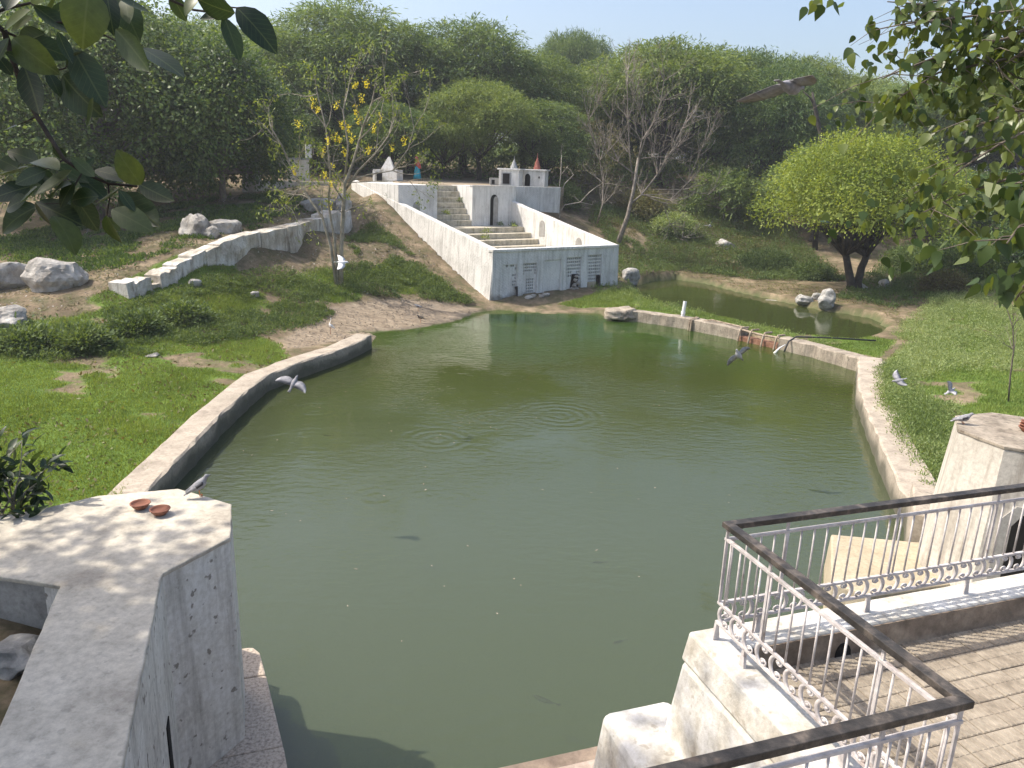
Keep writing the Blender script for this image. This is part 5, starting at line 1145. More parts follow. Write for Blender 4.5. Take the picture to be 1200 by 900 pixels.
litter('pond_bank_litter', ypoly([(735, 330, 50), (800, 318, 55), (900, 330, 52), (1000, 352, 46), (1050, 372, 41), (1060, 395, 36), (1020, 372, 41), (960, 362, 43), (900, 350, 46), (800, 330, 52)]), 6000, .12, 'leaf_dry', 'dry litter on the far pond bank', 404, .3)
litter('dry_grass', LAWN, 7000, .12, 'leaf_dry', 'dry straw scattered through the left lawn', 405, .5, .8)
r = np.random.default_rng(406); q = sample(zpoly([(250, 560), (330, 470), (450, 410), (560, 372), (700, 376), (980, 432), (1010, 520), (900, 590), (600, 760), (340, 760)], 0), 150, r); c = np.concatenate([q, np.full((150, 1), .006)], 1); d = r.normal(size=(150, 3)); d[:, 2] = 0
tag(quads('floating_flecks', leaf_quads(c, unit(d), np.tile([[0, 0, 1.0]], (150, 1)), r.uniform(.03, .09, 150), r.uniform(.015, .035, 150)), MT['wood']), 'small leaves and feathers floating on the pool', 'litter', kind='stuff')
# plants rooted on the ghat stairs and walls
def tuft(loc, s, mat, label, seed, n=60, ln=.12):
    r = np.random.default_rng(seed); o = unit(r.normal(size=(n, 3))) * r.uniform(.3, 1, (n, 1)); o[:, 2] = np.abs(o[:, 2]); d = unit(o + np.array([0, 0, .4])); b = np.array(loc, float)
    t = thing('wall_plant', b, label, 'plant', 'plants growing on the ghat'); quads('leaves', leaf_quads(o * s * .7, d, rdir(r, n), ln * r.uniform(.6, 1.4, n), ln * .45 * r.uniform(.6, 1.3, n)), MT[mat], t)
    m = MB()
    for k in range(5): m.tube([(0, 0, -.06), tuple(o[k] * s * .35 + np.array([0, 0, .05])), tuple(o[k] * s * .7)], [.012, .009, .005], 4)
    m.build('stem', MT['barkolive'], t, local=True)
for i, (u, v, z, s, mt, lb) in enumerate([(2.4, 10.1, 5.9, .5, 'leaf_broad', 'dark plant hanging over the niche wall edge'), (2.9, 12.0, 5.7, .5, 'leaf_broad', 'green plant at the top left of the narrow stairs'), (5.3, 11.2, 4.9, .42, 'weed', 'pale plant on the narrow stairs beside the door block'),
         (7.75, 9.85, 3.42, .32, 'leaf_broad', 'dark plant right of the ghat doorway'), (8.4, 9.3, 3.42, .4, 'weedblue', 'bushy plant in the right corner of the landing'), (5.3, 8.0, 3.1, .5, 'leaf_neem', 'yellow green moss tuft on the wide stairs, left side'), (4.6, 7.2, 2.8, .45, 'leaf_neem', 'yellow green tuft on the wide stairs, lower left'), (7.9, 8.6, 3.4, .3, 'weed', 'small weed on the landing edge'), (3.8, 10.5, 4.1, .42, 'leaf_neem', 'mossy tuft on the lowest narrow steps'), (.3, 11.5, 5.1, .55, 'weedblue', 'grey green plant growing on the left wall top')]):
    tuft(T(u, v, z), s, mt, lb, 300 + i)

# ------------------------------------------------------------------ rocks
RK = [(68, 328, 1.9, 1.3, 1.35, 'rock', 'broad pale boulder at the top of the left lawn slope', .4), (12, 330, 1.5, 1.2, 1.4, 'rock', 'tall cracked boulder left of the broad pale one', 1.0), (14, 374, 1.3, 1.0, .75, 'rock', 'low white boulder at the left edge above the lawn', 2.0),
      (228, 268, 1.5, 1.2, 1.2, 'rock', 'blocky pale boulder on the left terrace, the larger of two', 2.6), (262, 266, 1.3, 1.1, 1.0, 'rock', 'small pale boulder just right of the blocky one', .7), (250, 272, .7, .6, .7, 'rock', 'little stone between the two terrace boulders', .2),
      (372, 240, 1.9, 1.1, 1.1, 'rock', 'whitewashed boulder behind the yellow-flowering tree, left one', .1), (402, 240, 1.3, 1.0, 1.1, 'rock', 'whitewashed boulder behind the yellow-flowering tree, right one', 1.4),
      (968, 358, .95, .8, 1.0, 'rockdark', 'grey pointed boulder at the pond edge under the round tree', .5), (944, 354, .9, .6, .45, 'rockdark', 'dark boulder at the pond edge left of the pointed one', .9), (957, 345, .6, .6, .5, 'rockdark', 'pale rock behind the pointed pond boulder', 2.2), (938, 348, .6, .5, .45, 'rockdark', 'rounded pale rock at the pond edge, leftmost of the group', 1.7),
      (850, 286, 1.3, 1.0, .9, 'rock', 'white boulder on the slope path behind the pond', .3), (1035, 331, .9, .7, .6, 'rock', 'white stone right of the round tree stems', 1.1), (738, 322, 1.1, .8, .9, 'rockdark', 'brown boulder beside the right corner of the ghat', .6), (905, 349, 1.2, .5, .25, 'rock', 'flat pale slab at the far edge of the pond', .2),
      (299, 341, .35, .3, .3, 'rock', 'small white stone in the grass below the retaining wall', .5), (180, 412, .4, .3, .15, 'rock', 'flat white stone on the bare patch of the lawn', .9), (228, 328, .5, .4, .4, 'rock', 'white stone at the foot of the retaining wall', .8),
      (1010, 333, .7, .5, .5, 'rock', 'pale stone at the foot of the round tree', 2.0), (875, 346, 1.0, .5, .25, 'rock', 'low flat stone on the far pond bank', 1.2)]
for i, (px, py, a, b_, c_, mt, lb, rz) in enumerate(RK):
    p = gp(px, py + 6); rock('boulder' if a > 1 else 'stone', p, (a, b_, c_), lb, mt, 60 + i, 'rock', rz, 'rocks on the banks', sink=.3)
# litter at the waterline below the front wall
for k, (u, v) in enumerate([(2.1, -.5), (2.5, -.42), (2.9, -.6), (3.3, -.5)]):
    p = T(u, v, 0); rock('stone', (p[0], p[1], max(.0, gz(p[0], p[1]))), (.4, .3, .2), ['white scrap at the waterline below the left lattice panels', 'pale scrap at the waterline, second from the left lattice', 'pale scrap at the waterline below the blank panel', 'white scrap at the waterline, rightmost of four'][k], 'rock', 90 + k, 'debris', k, 'scraps at the ghat foot')
# near left: soil bank boulders beside the walkway
p = Zp(22, 745, 2.85); rock('boulder', (p[0], p[1], 2.52), (.62, .52, .42), 'large grey flat boulder beside the left walkway', 'rockdark', 8, 'rock', .3, None, .6, sink=.15)
p = Zp(46, 772, 2.75); rock('boulder', (p[0], p[1], 2.52), (.26, .22, .26), 'small grey stone between the flat boulder and the walkway', 'rockdark', 9, 'rock', .9, None, 1, sink=.15)
p = Zp(80, 600, 0)

# ------------------------------------------------------------------ large separate leaves: shade tree, overhanging branches, near shrub
def leaf_mesh(name, mat, wf, fold=.12, curl=.12, tip=1.0, heart=False):
    t = np.array([0, .08, .22, .42, .62, .8, .92, 1.0]); w_ = wf / 2 * np.array([.05, .42, .80, 1.0, .9, .62, .28, .0 if tip else .12])
    if heart: w_ = wf / 2 * np.array([.25, .8, 1.0, .95, .72, .40, .14, 0])
    m = MB(); V = []
    for a, b in zip(t, w_):
        z = -curl * (a - .3) ** 2; V += [(-b, a, z + fold * b), (0, a, z), (b, a, z + fold * b)]
    m.add(V, [(3 * i + j, 3 * i + j + 1, 3 * i + j + 4, 3 * i + j + 3) for i in range(7) for j in (0, 1)]); return m.mesh(name, mat, None, True)
def set_leaf(me, parent, base, tip, nrm, wscale=1.0, name='leaf'):
    base = Vector(base); y = Vector(tip) - base; ln = y.length; y.normalize(); n = Vector(nrm); x = y.cross(n); x.normalize(); z = x.cross(y)
    M = Matrix(((x[0] * ln * wscale, y[0] * ln, z[0] * ln, 0), (x[1] * ln * wscale, y[1] * ln, z[1] * ln, 0), (x[2] * ln * wscale, y[2] * ln, z[2] * ln, 0), (0, 0, 0, 1)))
    o = put(name, me, parent); o.matrix_basis = Matrix.Translation(base - parent.location) @ M; return o
m, n_, N, K = newmat('large dark fig leaves with pale veins')
tc = N.new('ShaderNodeTexCoord'); sx_ = N.new('ShaderNodeSeparateXYZ'); K.new(tc.outputs['Object'], sx_.inputs[0]); oi_ = N.new('ShaderNodeObjectInfo')
def mt_(op, a, b=0.0):
    q = N.new('ShaderNodeMath'); q.operation = op
    for i_, v_ in enumerate((a, b)):
        if isinstance(v_, (int, float)): q.inputs[i_].default_value = v_
        else: K.new(v_, q.inputs[i_])
    return q.outputs[0]
axx = mt_('ABSOLUTE', sx_.outputs[0]); rib = mt_('LESS_THAN', axx, .014); side = mt_('GREATER_THAN', mt_('SINE', mt_('MULTIPLY', mt_('SUBTRACT', sx_.outputs[1], mt_('MULTIPLY', axx, .9)), 58.0)), .955)
vein = mt_('MAXIMUM', rib, mt_('MULTIPLY', side, .55))
bc = ramp(N, K, oi_.outputs['Random'], [(0.0, (.016, .032, .015)), (.6, (.028, .052, .020)), (1.0, (.075, .105, .022))])
bc = mixc(N, K, .5, bc, ramp(N, K, noise(N, K, tc.outputs['Object'], 6, 6, .7), [(.35, bw(.3)), (.7, bw(.75))]), 'OVERLAY')
bc = mixc(N, K, mt_('MULTIPLY', vein, .5), bc, (.10, .13, .055))
pb = N.new('ShaderNodeBsdfPrincipled'); K.new(bc, pb.inputs['Base Color']); pb.inputs['Roughness'].default_value = .42; tb = N.new('ShaderNodeBsdfTranslucent'); K.new(mixc(N, K, 1.0, bc, (1.5, 1.4, .6), 'MULTIPLY'), tb.inputs[0])
mxs = N.new('ShaderNodeMixShader'); mxs.inputs[0].default_value = .32; K.new(pb.outputs[0], mxs.inputs[1]); K.new(tb.outputs[0], mxs.inputs[2]); ou = N.new('ShaderNodeOutputMaterial'); K.new(mxs.outputs[0], ou.inputs[0]); MT['leaf_fig2'] = m
FIG = [leaf_mesh('leaf', MT['leaf_fig2'], .56, .10, .15), leaf_mesh('leaf', MT['leaf_fig2'], .66, .22, .3), leaf_mesh('leaf', MT['leaf_fig2'], .46, .3, -.2)]
r = np.random.default_rng(81); D0 = 2.6
ob = thing('overhanging_branch', Yp(20, 60, D0), 'dark leafy branch hanging into the upper left foreground', 'branch')
m = MB()
def zs(x, y): return (x / 3., y / 3.)
for pts, r0, r1 in [([(-260, -60), (-60, 60), (15, 110), (45, 210), (75, 300), (130, 410), (180, 490), (225, 560), (290, 605), (380, 645), (480, 655)], .011, .004), ([(15, 110), (60, 130), (110, 225), (170, 255), (230, 240)], .005, .002), ([(-60, 60), (20, 30), (110, 10), (135, -20)], .006, .003), ([(110, 10), (190, 80), (290, 75), (350, 115), (420, 150), (500, 160)], .0045, .002),
                    ([(500, -60), (600, 0), (680, 35), (740, 42), (800, 25), (840, 28)], .0055, .002), ([(225, 560), (180, 590), (120, 600)], .003, .002), ([(290, 605), (240, 690), (215, 715)], .003, .002), ([(380, 645), (385, 700), (375, 760)], .003, .002), ([(130, 410), (60, 440)], .003, .001), ([(75, 300), (90, 240)], .002, .001), ([(230, 240), (265, 185)], .002, .001), ([(215, 715), (130, 715)], .002, .001)]:
    m.tube([Yp(*zs(x, y), D0 + .05 * math.sin(x * .02)) for x, y in pts], list(np.linspace(r0, r1, len(pts))), 6)
m.build('stem', MT['barkdark'], ob, smooth=True)
LV = [(15, 100, 88, 35), (312, -35, 288, 147), (125, 25, 255, 118), (375, -25, 396, 107), (420, -5, 482, 122), (400, -15, 512, 48), (602, -20, 650, 67), (820, 45, 703, 8), (815, 32, 718, 72), (790, 65, 842, 197), (838, 30, 962, 163), (415, 110, 528, 242), (498, 168, 634, 250), (108, 150, 238, 195), (205, 118, 247, 217), (262, 180, 358, 352), (48, 140, 182, 247), (88, 238, 142, 394), (42, 262, -8, 198), (222, 268, 328, 392), (330, 348, 320, 438),
      (130, 568, 32, 528), (202, 592, 115, 556), (96, 590, -14, 632), (106, 655, -24, 692), (122, 728, -2, 802), (130, 662, 78, 722), (124, 714, 172, 788), (118, 598, 192, 652), (250, 604, 148, 684), (130, 714, 268, 778), (194, 762, 268, 872), (200, 580, 302, 642), (262, 688, 338, 803), (280, 622, 372, 692), (432, 658, 352, 722), (338, 598, 454, 628), (492, 646, 418, 543), (428, 688, 558, 793), (398, 738, 522, 802), (374, 763, 412, 853), (494, 650, 608, 708), (368, 768, 418, 806), (60, 20, -30, 60), (0, 120, -60, 200), (110, 5, 180, -50), (270, 75, 330, 130), (180, 60, 240, 10), (60, 440, -10, 470), (20, 30, 60, -40), (290, 605, 330, 560), (230, 560, 190, 515), (150, 120, 60, 160), (110, 225, 30, 190), (170, 255, 210, 330), (240, 240, 290, 190), (30, 140, -30, 250), (60, 590, 0, 560), (180, 640, 100, 660), (220, 690, 290, 760), (260, 640, 210, 720), (330, 700, 290, 650), (380, 650, 440, 590), (90, 700, 20, 730), (180, 690, 230, 640), (330, 620, 260, 560), (110, 60, 40, 100), (300, -20, 250, 80), (200, -20, 170, 70), (440, -10, 450, 70), (340, 690, 250, 700), (420, 670, 470, 740), (160, 600, 60, 640), (700, -20, 650, 40), (770, -10, 800, 40)]
for i, (a, b_, c, d_) in enumerate(LV):
    dep = D0 + r.uniform(-.12, .12); B_ = Yp(*zs(a, b_), dep); T_ = Yp(*zs(c, d_), dep + r.uniform(-.05, .05))
    nrm = -Fv * r.uniform(.7, 1.1) + r.normal(size=3) * .35 + np.array([0, 0, .3]); e_ = (T_ - B_) * .12; set_leaf(FIG[i % 3], ob, B_ - e_ * .4, T_ + e_, nrm, r.uniform(.82, 1.02) * (1.15 if i in (1, 12, 38) else 1))
# right: hanging branches with pointed heart-shaped leaves
PE = [leaf_mesh('leaf', MT['leaf_peepal'], .72, .15, .25, 1, True), leaf_mesh('leaf', MT['leaf_peepal'], .6, .3, .1, 1, True)]
def hanging(name, Y, mains, n, ln, spread, label, seed):
    r = np.random.default_rng(seed); o = thing(name, Yp(*mains[0][0], Y), label, 'branch'); m = MB(); seg = []
    for pts in mains:
        P = [Yp(x, y, Y + r.uniform(-.25, .25)) for x, y in pts]; m.tube(P, list(np.linspace(.014, .004, len(P))) , 5)
        for a, b_ in zip(P[:-1], P[1:]): seg.append((a, b_, np.linalg.norm(b_ - a)))
    W_ = np.array([s_[2] for s_ in seg]); W_ /= W_.sum()
    for i in range(n // 4):
        a, b_, _ = seg[r.choice(len(seg), p=W_)]; p = a + (b_ - a) * r.uniform(); e = p + r.normal(size=3) * spread * np.array([1, .8, .55]) + np.array([0, 0, -spread * .45]); mid = (p + e) / 2 + np.array([0, 0, spread * .15])
        m.tube([p, mid, e], [.004, .003, .0015], 4, caps=False)
        for k in range(4):
            bpt = (mid if k % 2 else e) + r.normal(size=3) * spread * .12; d = unit(r.normal(size=3) * .55 + np.array([0, 0, -1.0])); l = ln * r.uniform(.6, 1.25)
            nrm = unit(np.array([-.5, -.5, .5]) + r.normal(size=3) * .7); set_leaf(PE[k % 2], o, bpt, bpt + d * l, nrm, r.uniform(.85, 1.1))
    k = int(n * 1.5); V = []
    for i in range(k // 6):
        a, b_, _ = seg[r.choice(len(seg), p=W_)]; p = a + (b_ - a) * r.uniform() + r.normal(size=3) * spread * np.array([1, .8, .55]) + np.array([0, 0, -spread * .4])
        q = p[None] + r.normal(size=(6, 3)) * spread * .22; d = unit(r.normal(size=(6, 3)) * .55 + np.array([0, 0, -1.0])); l = ln * r.uniform(.6, 1.2, 6); nn_ = unit(np.array([-.5, -.5, .5]) + r.normal(size=(6, 3)) * .7); s_ = unit(np.cross(d, nn_)) * l[:, None] * .33
        V.append(np.stack([q, q + d * l[:, None] * .12 + s_ * .85, q + d * l[:, None] * .36 + s_, q + d * l[:, None] * .7 + s_ * .5, q + d * l[:, None], q + d * l[:, None] * .7 - s_ * .5, q + d * l[:, None] * .36 - s_, q + d * l[:, None] * .12 - s_ * .85], 1))
    fo = quads('foliage', np.concatenate(V), MT['leaf_peepal'], o, off=o.location); fo['kind'] = 'stuff'
    m.build('stem', MT['bark'], o, smooth=True); return o
hanging('overhanging_branch', 6.2, [[(1330, -40), (1210, 10), (1130, 20), (1060, 28), (1025, 35)], [(1290, -10), (1180, 45), (1110, 62), (1050, 85), (1034, 92)], [(1250, -60), (1150, -10), (1080, 5), (1040, 2)], [(1240, -30), (1200, 60), (1170, 80)]], 300, .10, .24, 'upper leafy branch crossing the sky at the top right', 91)
hanging('overhanging_branch', 6.4, [[(1330, 20), (1220, 60), (1150, 75), (1100, 85), (1060, 110), (1040, 125)], [(1300, 40), (1230, 100), (1190, 90), (1150, 60)], [(1280, -10), (1220, 30), (1160, 40), (1120, 52)]], 300, .095, .23, 'leafy branch hanging lower into the sky at the right', 92)
hanging('overhanging_branch', 5.8, [[(1330, 110), (1230, 140), (1170, 170), (1130, 195), (1095, 225)], [(1300, 180), (1210, 200), (1150, 220), (1115, 232), (1080, 250)], [(1310, 100), (1250, 130), (1190, 130), (1140, 150)], [(1290, 220), (1230, 230), (1180, 215)]], 300, .095, .25, 'leafy branch drooping in front of the trees at the right edge', 93)
hanging('overhanging_branch', 4.0, [[(1330, 240), (1230, 255), (1195, 265), (1180, 285)], [(1310, 310), (1220, 325), (1200, 335), (1190, 352)], [(1300, 200), (1220, 205), (1190, 215)]], 72, .11, .13, 'nearest bright leaves hanging at the right frame edge', 94)
# shade tree left of the walkway: its shadow dapples bastion and terrace
SH = dict(n=9, arc=.34, len=.24, wid=.15, droop=.6)
t = tree('shade_tree', 23, 13.6, 9.2, .20, 30, 90, 'broad', SH, 'leaf_broad', 'bark', .4, .2, shape=.7, flat=.9)
t.location = (-9.9, 3.6, gz(-9.9, 3.6)); tag(t, 'broadleaf tree beyond the left edge shading the walkway', 'tree')
# near shrub by the bastion
r = np.random.default_rng(95); sb = thing('leafy_shrub', (-5.6, 7.75, 3.0), 'dark glossy shrub at the left edge beside the bastion', 'shrub')
SL = leaf_mesh('leaf', MT['leaf_fig'], .34, .25, .3); m = MB()
for k in range(27):
    a = r.uniform(0, 6.28); q = r.uniform(.1, .95); e = np.array([-5.65 + math.cos(a) * q * .7, 7.8 + math.sin(a) * q * .6, 3.15 + r.uniform(.15, 1.0) * (1 - q * .4)]); b0 = np.array([-5.65 + r.normal(0, .1), 7.8 + r.normal(0, .1), 3.1]); P, qq = limb(r, b0, e, .014, .004, .08, 5); m.tube(P, list(qq), 5)
    for j in range(11):
        p = P[r.integers(2, 5)] + r.normal(0, .05, 3); d = unit(np.array([math.cos(a), math.sin(a), .25]) * .6 + r.normal(size=3) * .7); set_leaf(SL, sb, p, p + d * r.uniform(.14, .24), unit(r.normal(size=3) * .5 + np.array([0, 0, 1])), 1)
m.build('stem', MT['barkolive'], sb, smooth=True)

# ================================================================== animals and people
def bird(name, loc, fwd, upv, s, label, cat, mats, wings=None, legs=0, neck=None, pitch=0., group=None):
    """one continuous lofted body; spread wings grow out of it. wings = (left angle, right angle, left span, right span) in degrees above the back plane"""
    f = Vector(fwd).normalized(); u = Vector(upv); lft = u.cross(f).normalized(); u = f.cross(lft); o = thing(name, loc, label, cat, group)
    st_ = [(-.185, .030, .004, -.012), (-.115, .024, .008, -.006), (-.08, .032, .024, 0), (-.03, .052, .050, 0), (.04, .056, .057, .004), (.085, .044, .048, .014), (.11, .028, .032, .034), (.13, .024, .027, .050), (.15, .020, .022, .054), (.163, .010, .010, .050), (.185, .003, .003, .044)]
    if neck: st_ = [(-.20, .03, .006, -.02), (-.12, .035, .03, -.01), (-.03, .055, .06, 0), (.05, .05, .055, .01), (.09, .03, .035, .05), (.10, .016, .02, .12), (.11, .014, .016, .19), (.13, .018, .02, .23), (.155, .013, .014, .235), (.18, .005, .005, .23), (.25, .002, .002, .215)]
    M3 = lambda x, y, z: (f * x + lft * y + u * z) * s
    m = MB(); m.loft([[M3(x, ry * math.cos(a), zc + rz * math.sin(a)) for a in np.linspace(0, 2 * math.pi, 10, endpoint=False)] for x, ry, rz, zc in st_])
    if wings:
        for sg, ang, span in ((1, wings[0], wings[2]), (-1, wings[1], wings[3])):
            ca, sa = math.cos(R(ang)), math.sin(R(ang)); rings = []
            for k, (t, x0, x1) in enumerate([(0, -.06, .075), (.2, -.075, .085), (.42, -.08, .095), (.62, -.085, .075), (.82, -.095, .03), (.95, -.10, -.03), (1.0, -.105, -.075)]):
                y = .02 + t * span; dr = .1 * span * t * t; yy, zz2 = y * ca, .025 + y * sa - dr
                rings.append([M3(x0, sg * yy, zz2), M3((x0 + x1) / 2, sg * yy, zz2 + .009 * (1 - t * .7)), M3(x1, sg * yy, zz2), M3((x0 + x1) / 2, sg * yy, zz2 - .006)])
            k0 = len(m.f); m.loft(rings)
            for i in range(k0, len(m.f)):
                if i - k0 >= 14: m.m[i] = 1
    else:                                                  # folded wings: flat shells on the flanks
        for sg in (1, -1):
            m.loft([[M3(x, sg * (w0 + .004), z0 + .022), M3(x, sg * (w0 + .012), z0), M3(x, sg * (w0 + .002), z0 - .02)] for x, w0, z0 in [(-.15, .012, .0), (-.09, .03, .006), (-.02, .052, .012), (.05, .052, .015), (.075, .035, .015)]])
            for i in range(len(m.f) - 8, len(m.f)): m.m[i] = 1
    m.build('body', [MT[mats[0]], MT[mats[1]]], o, smooth=True, local=True)
    m = MB(); xb, zb = (.16, .05) if not neck else (.18, .231); m.loft([[M3(x, ry * math.cos(a), zc + ry * math.sin(a)) for a in np.linspace(0, 2 * math.pi, 6, endpoint=False)] for x, ry, zc in [(xb, .007, zb), (xb + .015, .005, zb - .004), (xb + (.03 if not neck else .08), .0012, zb - .012)]]); m.build('beak', MT['birddark' if not neck else 'orange'], o, local=True)
    if legs:
        for sg in (1, -1):
            m = MB(); a = np.array(M3(-.005, sg * .022, -.035)); hz = a + np.array([0, 0, -legs]); m.tube([a, hz], [.006, .004], 5)
            for k in (-.5, 0, .5): m.tube([hz, hz + np.array([math.cos(k) * f.x - math.sin(k) * f.y, math.sin(k) * f.x + math.cos(k) * f.y, 0]) * .035 * s], .0035, 4)
            m.build('leg', MT['orange'], o, local=True)
    return o
Rw, Uw, Fw = Vector(Rv), Vector(Uv), Vector(Fv); ZU = Vector((0, 0, 1))
p = Zp(231, 583, BT); bird('pigeon', (p[0] + .02, p[1], BT + .145), (.75, .35, .42), (-.3, -.15, 1), 1.0, 'grey pigeon standing at the corner of the bastion top', 'pigeon', ('pigeon', 'birddark'), legs=.088)
p = Zp(1127, 497, 3.2); bird('pigeon', (p[0], p[1], 3.2 + .10), (.85, -.2, .25), (-.2, 0, 1), 1.0, 'dark pigeon resting on the edge of the pillar top', 'pigeon', ('pigeon', 'birddark'), legs=.045)
bird('pigeon', Yp(344, 450, 14), Rw * .35 + Uw * .75 + Fw * .45, -Fw * .8 + Uw * .55 + Rw * .1, 1.0, 'pale pigeon gliding over the water near the left pool wall', 'pigeon', ('pigeon', 'pigeonpale'), wings=(8, 6, .31, .29))
bird('white_bird', Yp(400, 308, 20), Rw * .9 - Uw * .1 + Fw * .3, Uw * .5 + Fw * .2 - Rw * .2, 1.05, 'white bird flying in front of the yellow-flowering tree trunk', 'bird', ('birdwhite', 'birdwhite'), wings=(70, -68, .32, .3))
p = gp(388, 392); bird('egret', (p[0], p[1], p[2] + .36), (-.6, -.4, .45), (.3, .2, 1), 1.15, 'white egret standing on the mud bank by the left wall end', 'egret', ('birdwhite', 'birdwhite'), legs=.34, neck=1)
p = gp(490, 365); bird('lapwing', (p[0], p[1], p[2] + .25), (-.95, -.2, .15), (0, 0, 1), 1.1, 'dark-winged wader on the mud, the farther of two', 'bird', ('pigeonpale', 'birddark'), legs=.21)
p = gp(493, 379); bird('lapwing', (p[0], p[1], p[2] + .25), (-.95, -.3, .3), (.2, 0, 1), 1.15, 'dark-headed wader at the water edge, the nearer of two', 'bird', ('birddark', 'birdbrown'), legs=.21)
bird('pigeon', Yp(866, 417, 17), -Rw * .45 + Uw * .3 - Fw * .5, Uw * .9 - Rw * .15 - Fw * .25, 1.15, 'grey pigeon with raised wings flying over the weir', 'pigeon', ('pigeonpale', 'pigeon'), wings=(58, -38, .24, .28))
bird('pigeon', Yp(1054, 446, 19), -Rw * .8 - Uw * .35 + Fw * .2, Uw * .9 - Rw * .3 - Fw * .3, 1.0, 'pale pigeon flying over the meadow near the right wall', 'pigeon', ('pigeon', 'pigeonpale'), wings=(-30, 35, .2, .30))
bird('pigeon', Yp(1113, 459, 18), Rw * .75 + Uw * .25 + Fw * .3, Uw * .7 + Rw * .3 - Fw * .4, .95, 'grey pigeon with one wing up flying over the meadow', 'pigeon', ('pigeonpale', 'pigeon'), wings=(66, 20, .30, .2))
bird('pigeon', Yp(832, 265, 30), -Rw * .3 - Uw * .2 - Fw * .9, Uw * .95, 1.0, 'dark pigeon flying low against the slope behind the pond', 'pigeon', ('pigeonpale', 'birddark'), wings=(62, 8, .3, .25))
bird('gliding_bird', Yp(926, 102, 9), Rw * .72 - Uw * .12 + Fw * .55, Uw * .92 - Rw * .25 - Fw * .45, 1.35, 'large brownish grey bird gliding with drooped wing before the trees', 'bird', ('pigeon', 'birdgrey'), wings=(-14, 8, .42, .24))
# fish just under the surface
for k, (x, y, Ln, a, lb) in enumerate([(640, 823, .40, -.5, 'curved dark fish under the water, nearest to the camera'), (727, 753, .26, .4, 'small dark fish under the water left of the railing'), (703, 660, .28, .1, 'faint fish under the water at mid pool'), (385, 511, .3, 0, 'faint fish under the green water near the left wall')]):
    p = Zp(x, y, -.05); m = MB(); rings = []
    for t in np.linspace(0, 1, 10):
        wv = .055 * (math.sin(math.pi * min(1, t * 1.15 + .08)) ** .8 if t < .8 else .12) + .004; cx = (t - .5); cy = .22 * (t - .4) ** 2 * (1 if k == 0 else .4)
        if t > .9: wv = .05
        c_, s_ = math.cos(a), math.sin(a); rings.append([((cx * c_ - (cy + wv * 1.8 * math.cos(q)) * s_) * Ln, (cx * s_ + (cy + wv * 1.8 * math.cos(q)) * c_) * Ln, (wv * (1.2 if t < .9 else .4) * math.sin(q)) * Ln) for q in np.linspace(0, 6.283, 8, endpoint=False)])
    m.loft(rings); o = m.build('fish', MT['fish'], smooth=True); o.location = (p[0], p[1], -.03); tag(o, lb, 'fish', 'fish in the pool')
# person on the terrace: red headscarf and turquoise dress, one arm stretched out to the left
b = Yp(489, 213, 57.5); pe = thing('person', on_floor(b), 'person in turquoise dress and red headscarf walking on the far terrace', 'person')
gz_t = 5.95
me = bpy.data.meshes.new('body'); J = [(0, 0, .88, .13), (0, 0, 1.08, .12), (-.02, 0, 1.26, .13), (-.05, 0, 1.38, .05), (-.07, 0, 1.50, .085), (-.02, .14, 1.28, .05), (-.24, .20, 1.10, .038), (-.46, .18, 1.06, .03), (-.56, .17, 1.05, .022), (-.02, -.14, 1.28, .05), (-.12, -.20, 1.04, .038), (-.30, -.16, .98, .03), (-.38, -.15, .97, .022), (-.08, .09, .48, .06), (-.16, .09, .07, .04), (-.27, .09, .03, .03), (.08, -.09, .48, .06), (.14, -.09, .08, .04), (.04, -.09, .03, .03), (-.10, 0, 1.58, .07)]
ed = [(0, 1), (1, 2), (2, 3), (3, 4), (4, 19), (2, 5), (5, 6), (6, 7), (7, 8), (2, 9), (9, 10), (10, 11), (11, 12), (0, 13), (13, 14), (14, 15), (0, 16), (16, 17), (17, 18)]
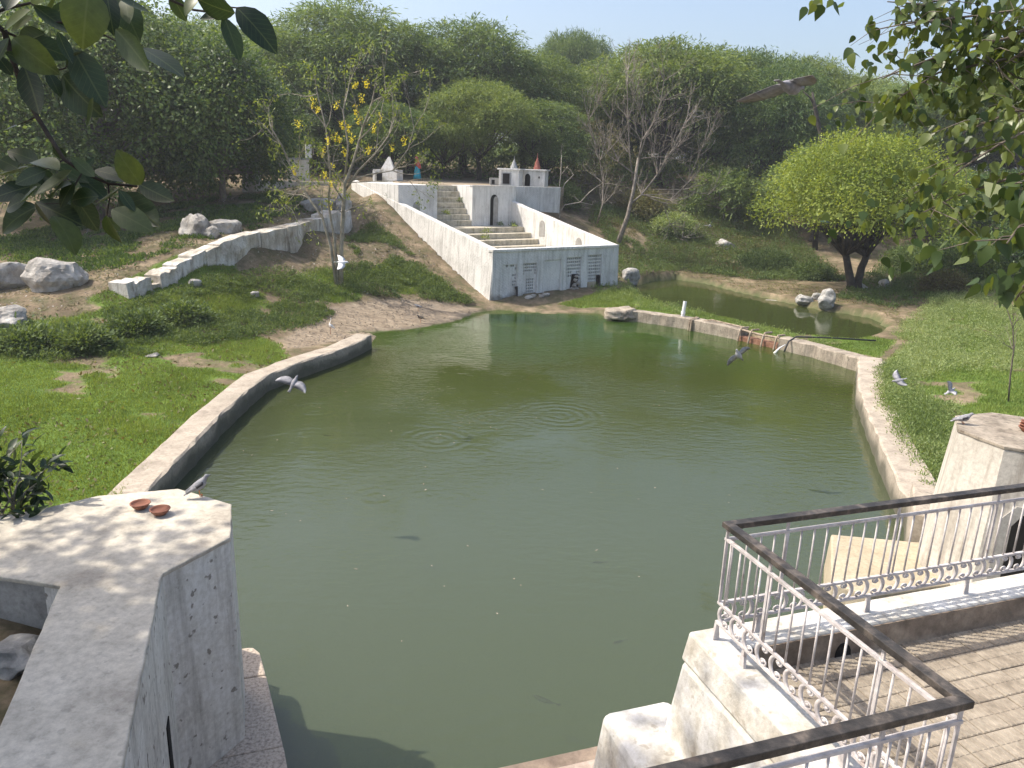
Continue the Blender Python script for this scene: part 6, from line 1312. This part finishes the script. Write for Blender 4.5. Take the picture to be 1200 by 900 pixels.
me.from_pydata([j[:3] for j in J], ed, []); me.materials.append(MT['skin']); bo = put('body', me, pe)
sk = bo.modifiers.new('skin', 'SKIN')
for i, j in enumerate(J): me.skin_vertices[0].data[i].radius = (j[3], j[3])
me.skin_vertices[0].data[0].use_root = True
sbm = bo.modifiers.new('sub', 'SUBSURF'); sbm.levels = 1; sbm.render_levels = 2
m = MB(); m.loft([[(cx + rx * math.cos(a) * (1 + .07 * math.sin(7 * a + z * 9)), ry * math.sin(a) * (1 + .07 * math.sin(5 * a)), z) for a in np.linspace(0, 6.283, 16, endpoint=False)] for z, rx, ry, cx in [(.10, .30, .24, 0), (.3, .26, .22, 0), (.6, .22, .2, 0), (.88, .17, .18, 0), (1.05, .145, .165, 0), (1.2, .16, .19, -.01), (1.32, .13, .17, -.03)]]); m.build('dress', MT['turquoise'], pe, smooth=True, local=True)
m = MB(); m.loft([[(cx + rx * math.cos(a) * (1 + .06 * math.sin(5 * a + z * 7)), ry * math.sin(a), z) for a in np.linspace(0, 6.283, 14, endpoint=False)] for z, rx, ry, cx in [(.82, .13, .16, .16), (1.0, .2, .2, .06), (1.2, .19, .215, .01), (1.34, .15, .17, -.01), (1.42, .10, .11, -.02), (1.52, .125, .115, -.045), (1.60, .115, .10, -.06), (1.665, .05, .05, -.07)]]); m.build('headscarf', MT['redcloth'], pe, smooth=True, local=True)

# ------------------------------------------------------------------ haze
hz = MB(); hz.box((0, 350, 11.5), (2700, 2700, 37)); ho = hz.build('haze', []); ho.data.materials.clear()
hm = bpy.data.materials.new('thin haze'); hm.use_nodes = True; hn = hm.node_tree; hn.nodes.clear()
pv = hn.nodes.new('ShaderNodeVolumePrincipled'); pv.inputs['Density'].default_value = .0007; pv.inputs['Color'].default_value = (.90, .94, 1.0, 1); pv.inputs['Anisotropy'].default_value = .3
oo = hn.nodes.new('ShaderNodeOutputMaterial'); hn.links.new(pv.outputs[0], oo.inputs['Volume']); ho.data.materials.append(hm); tag(ho, kind='stuff')
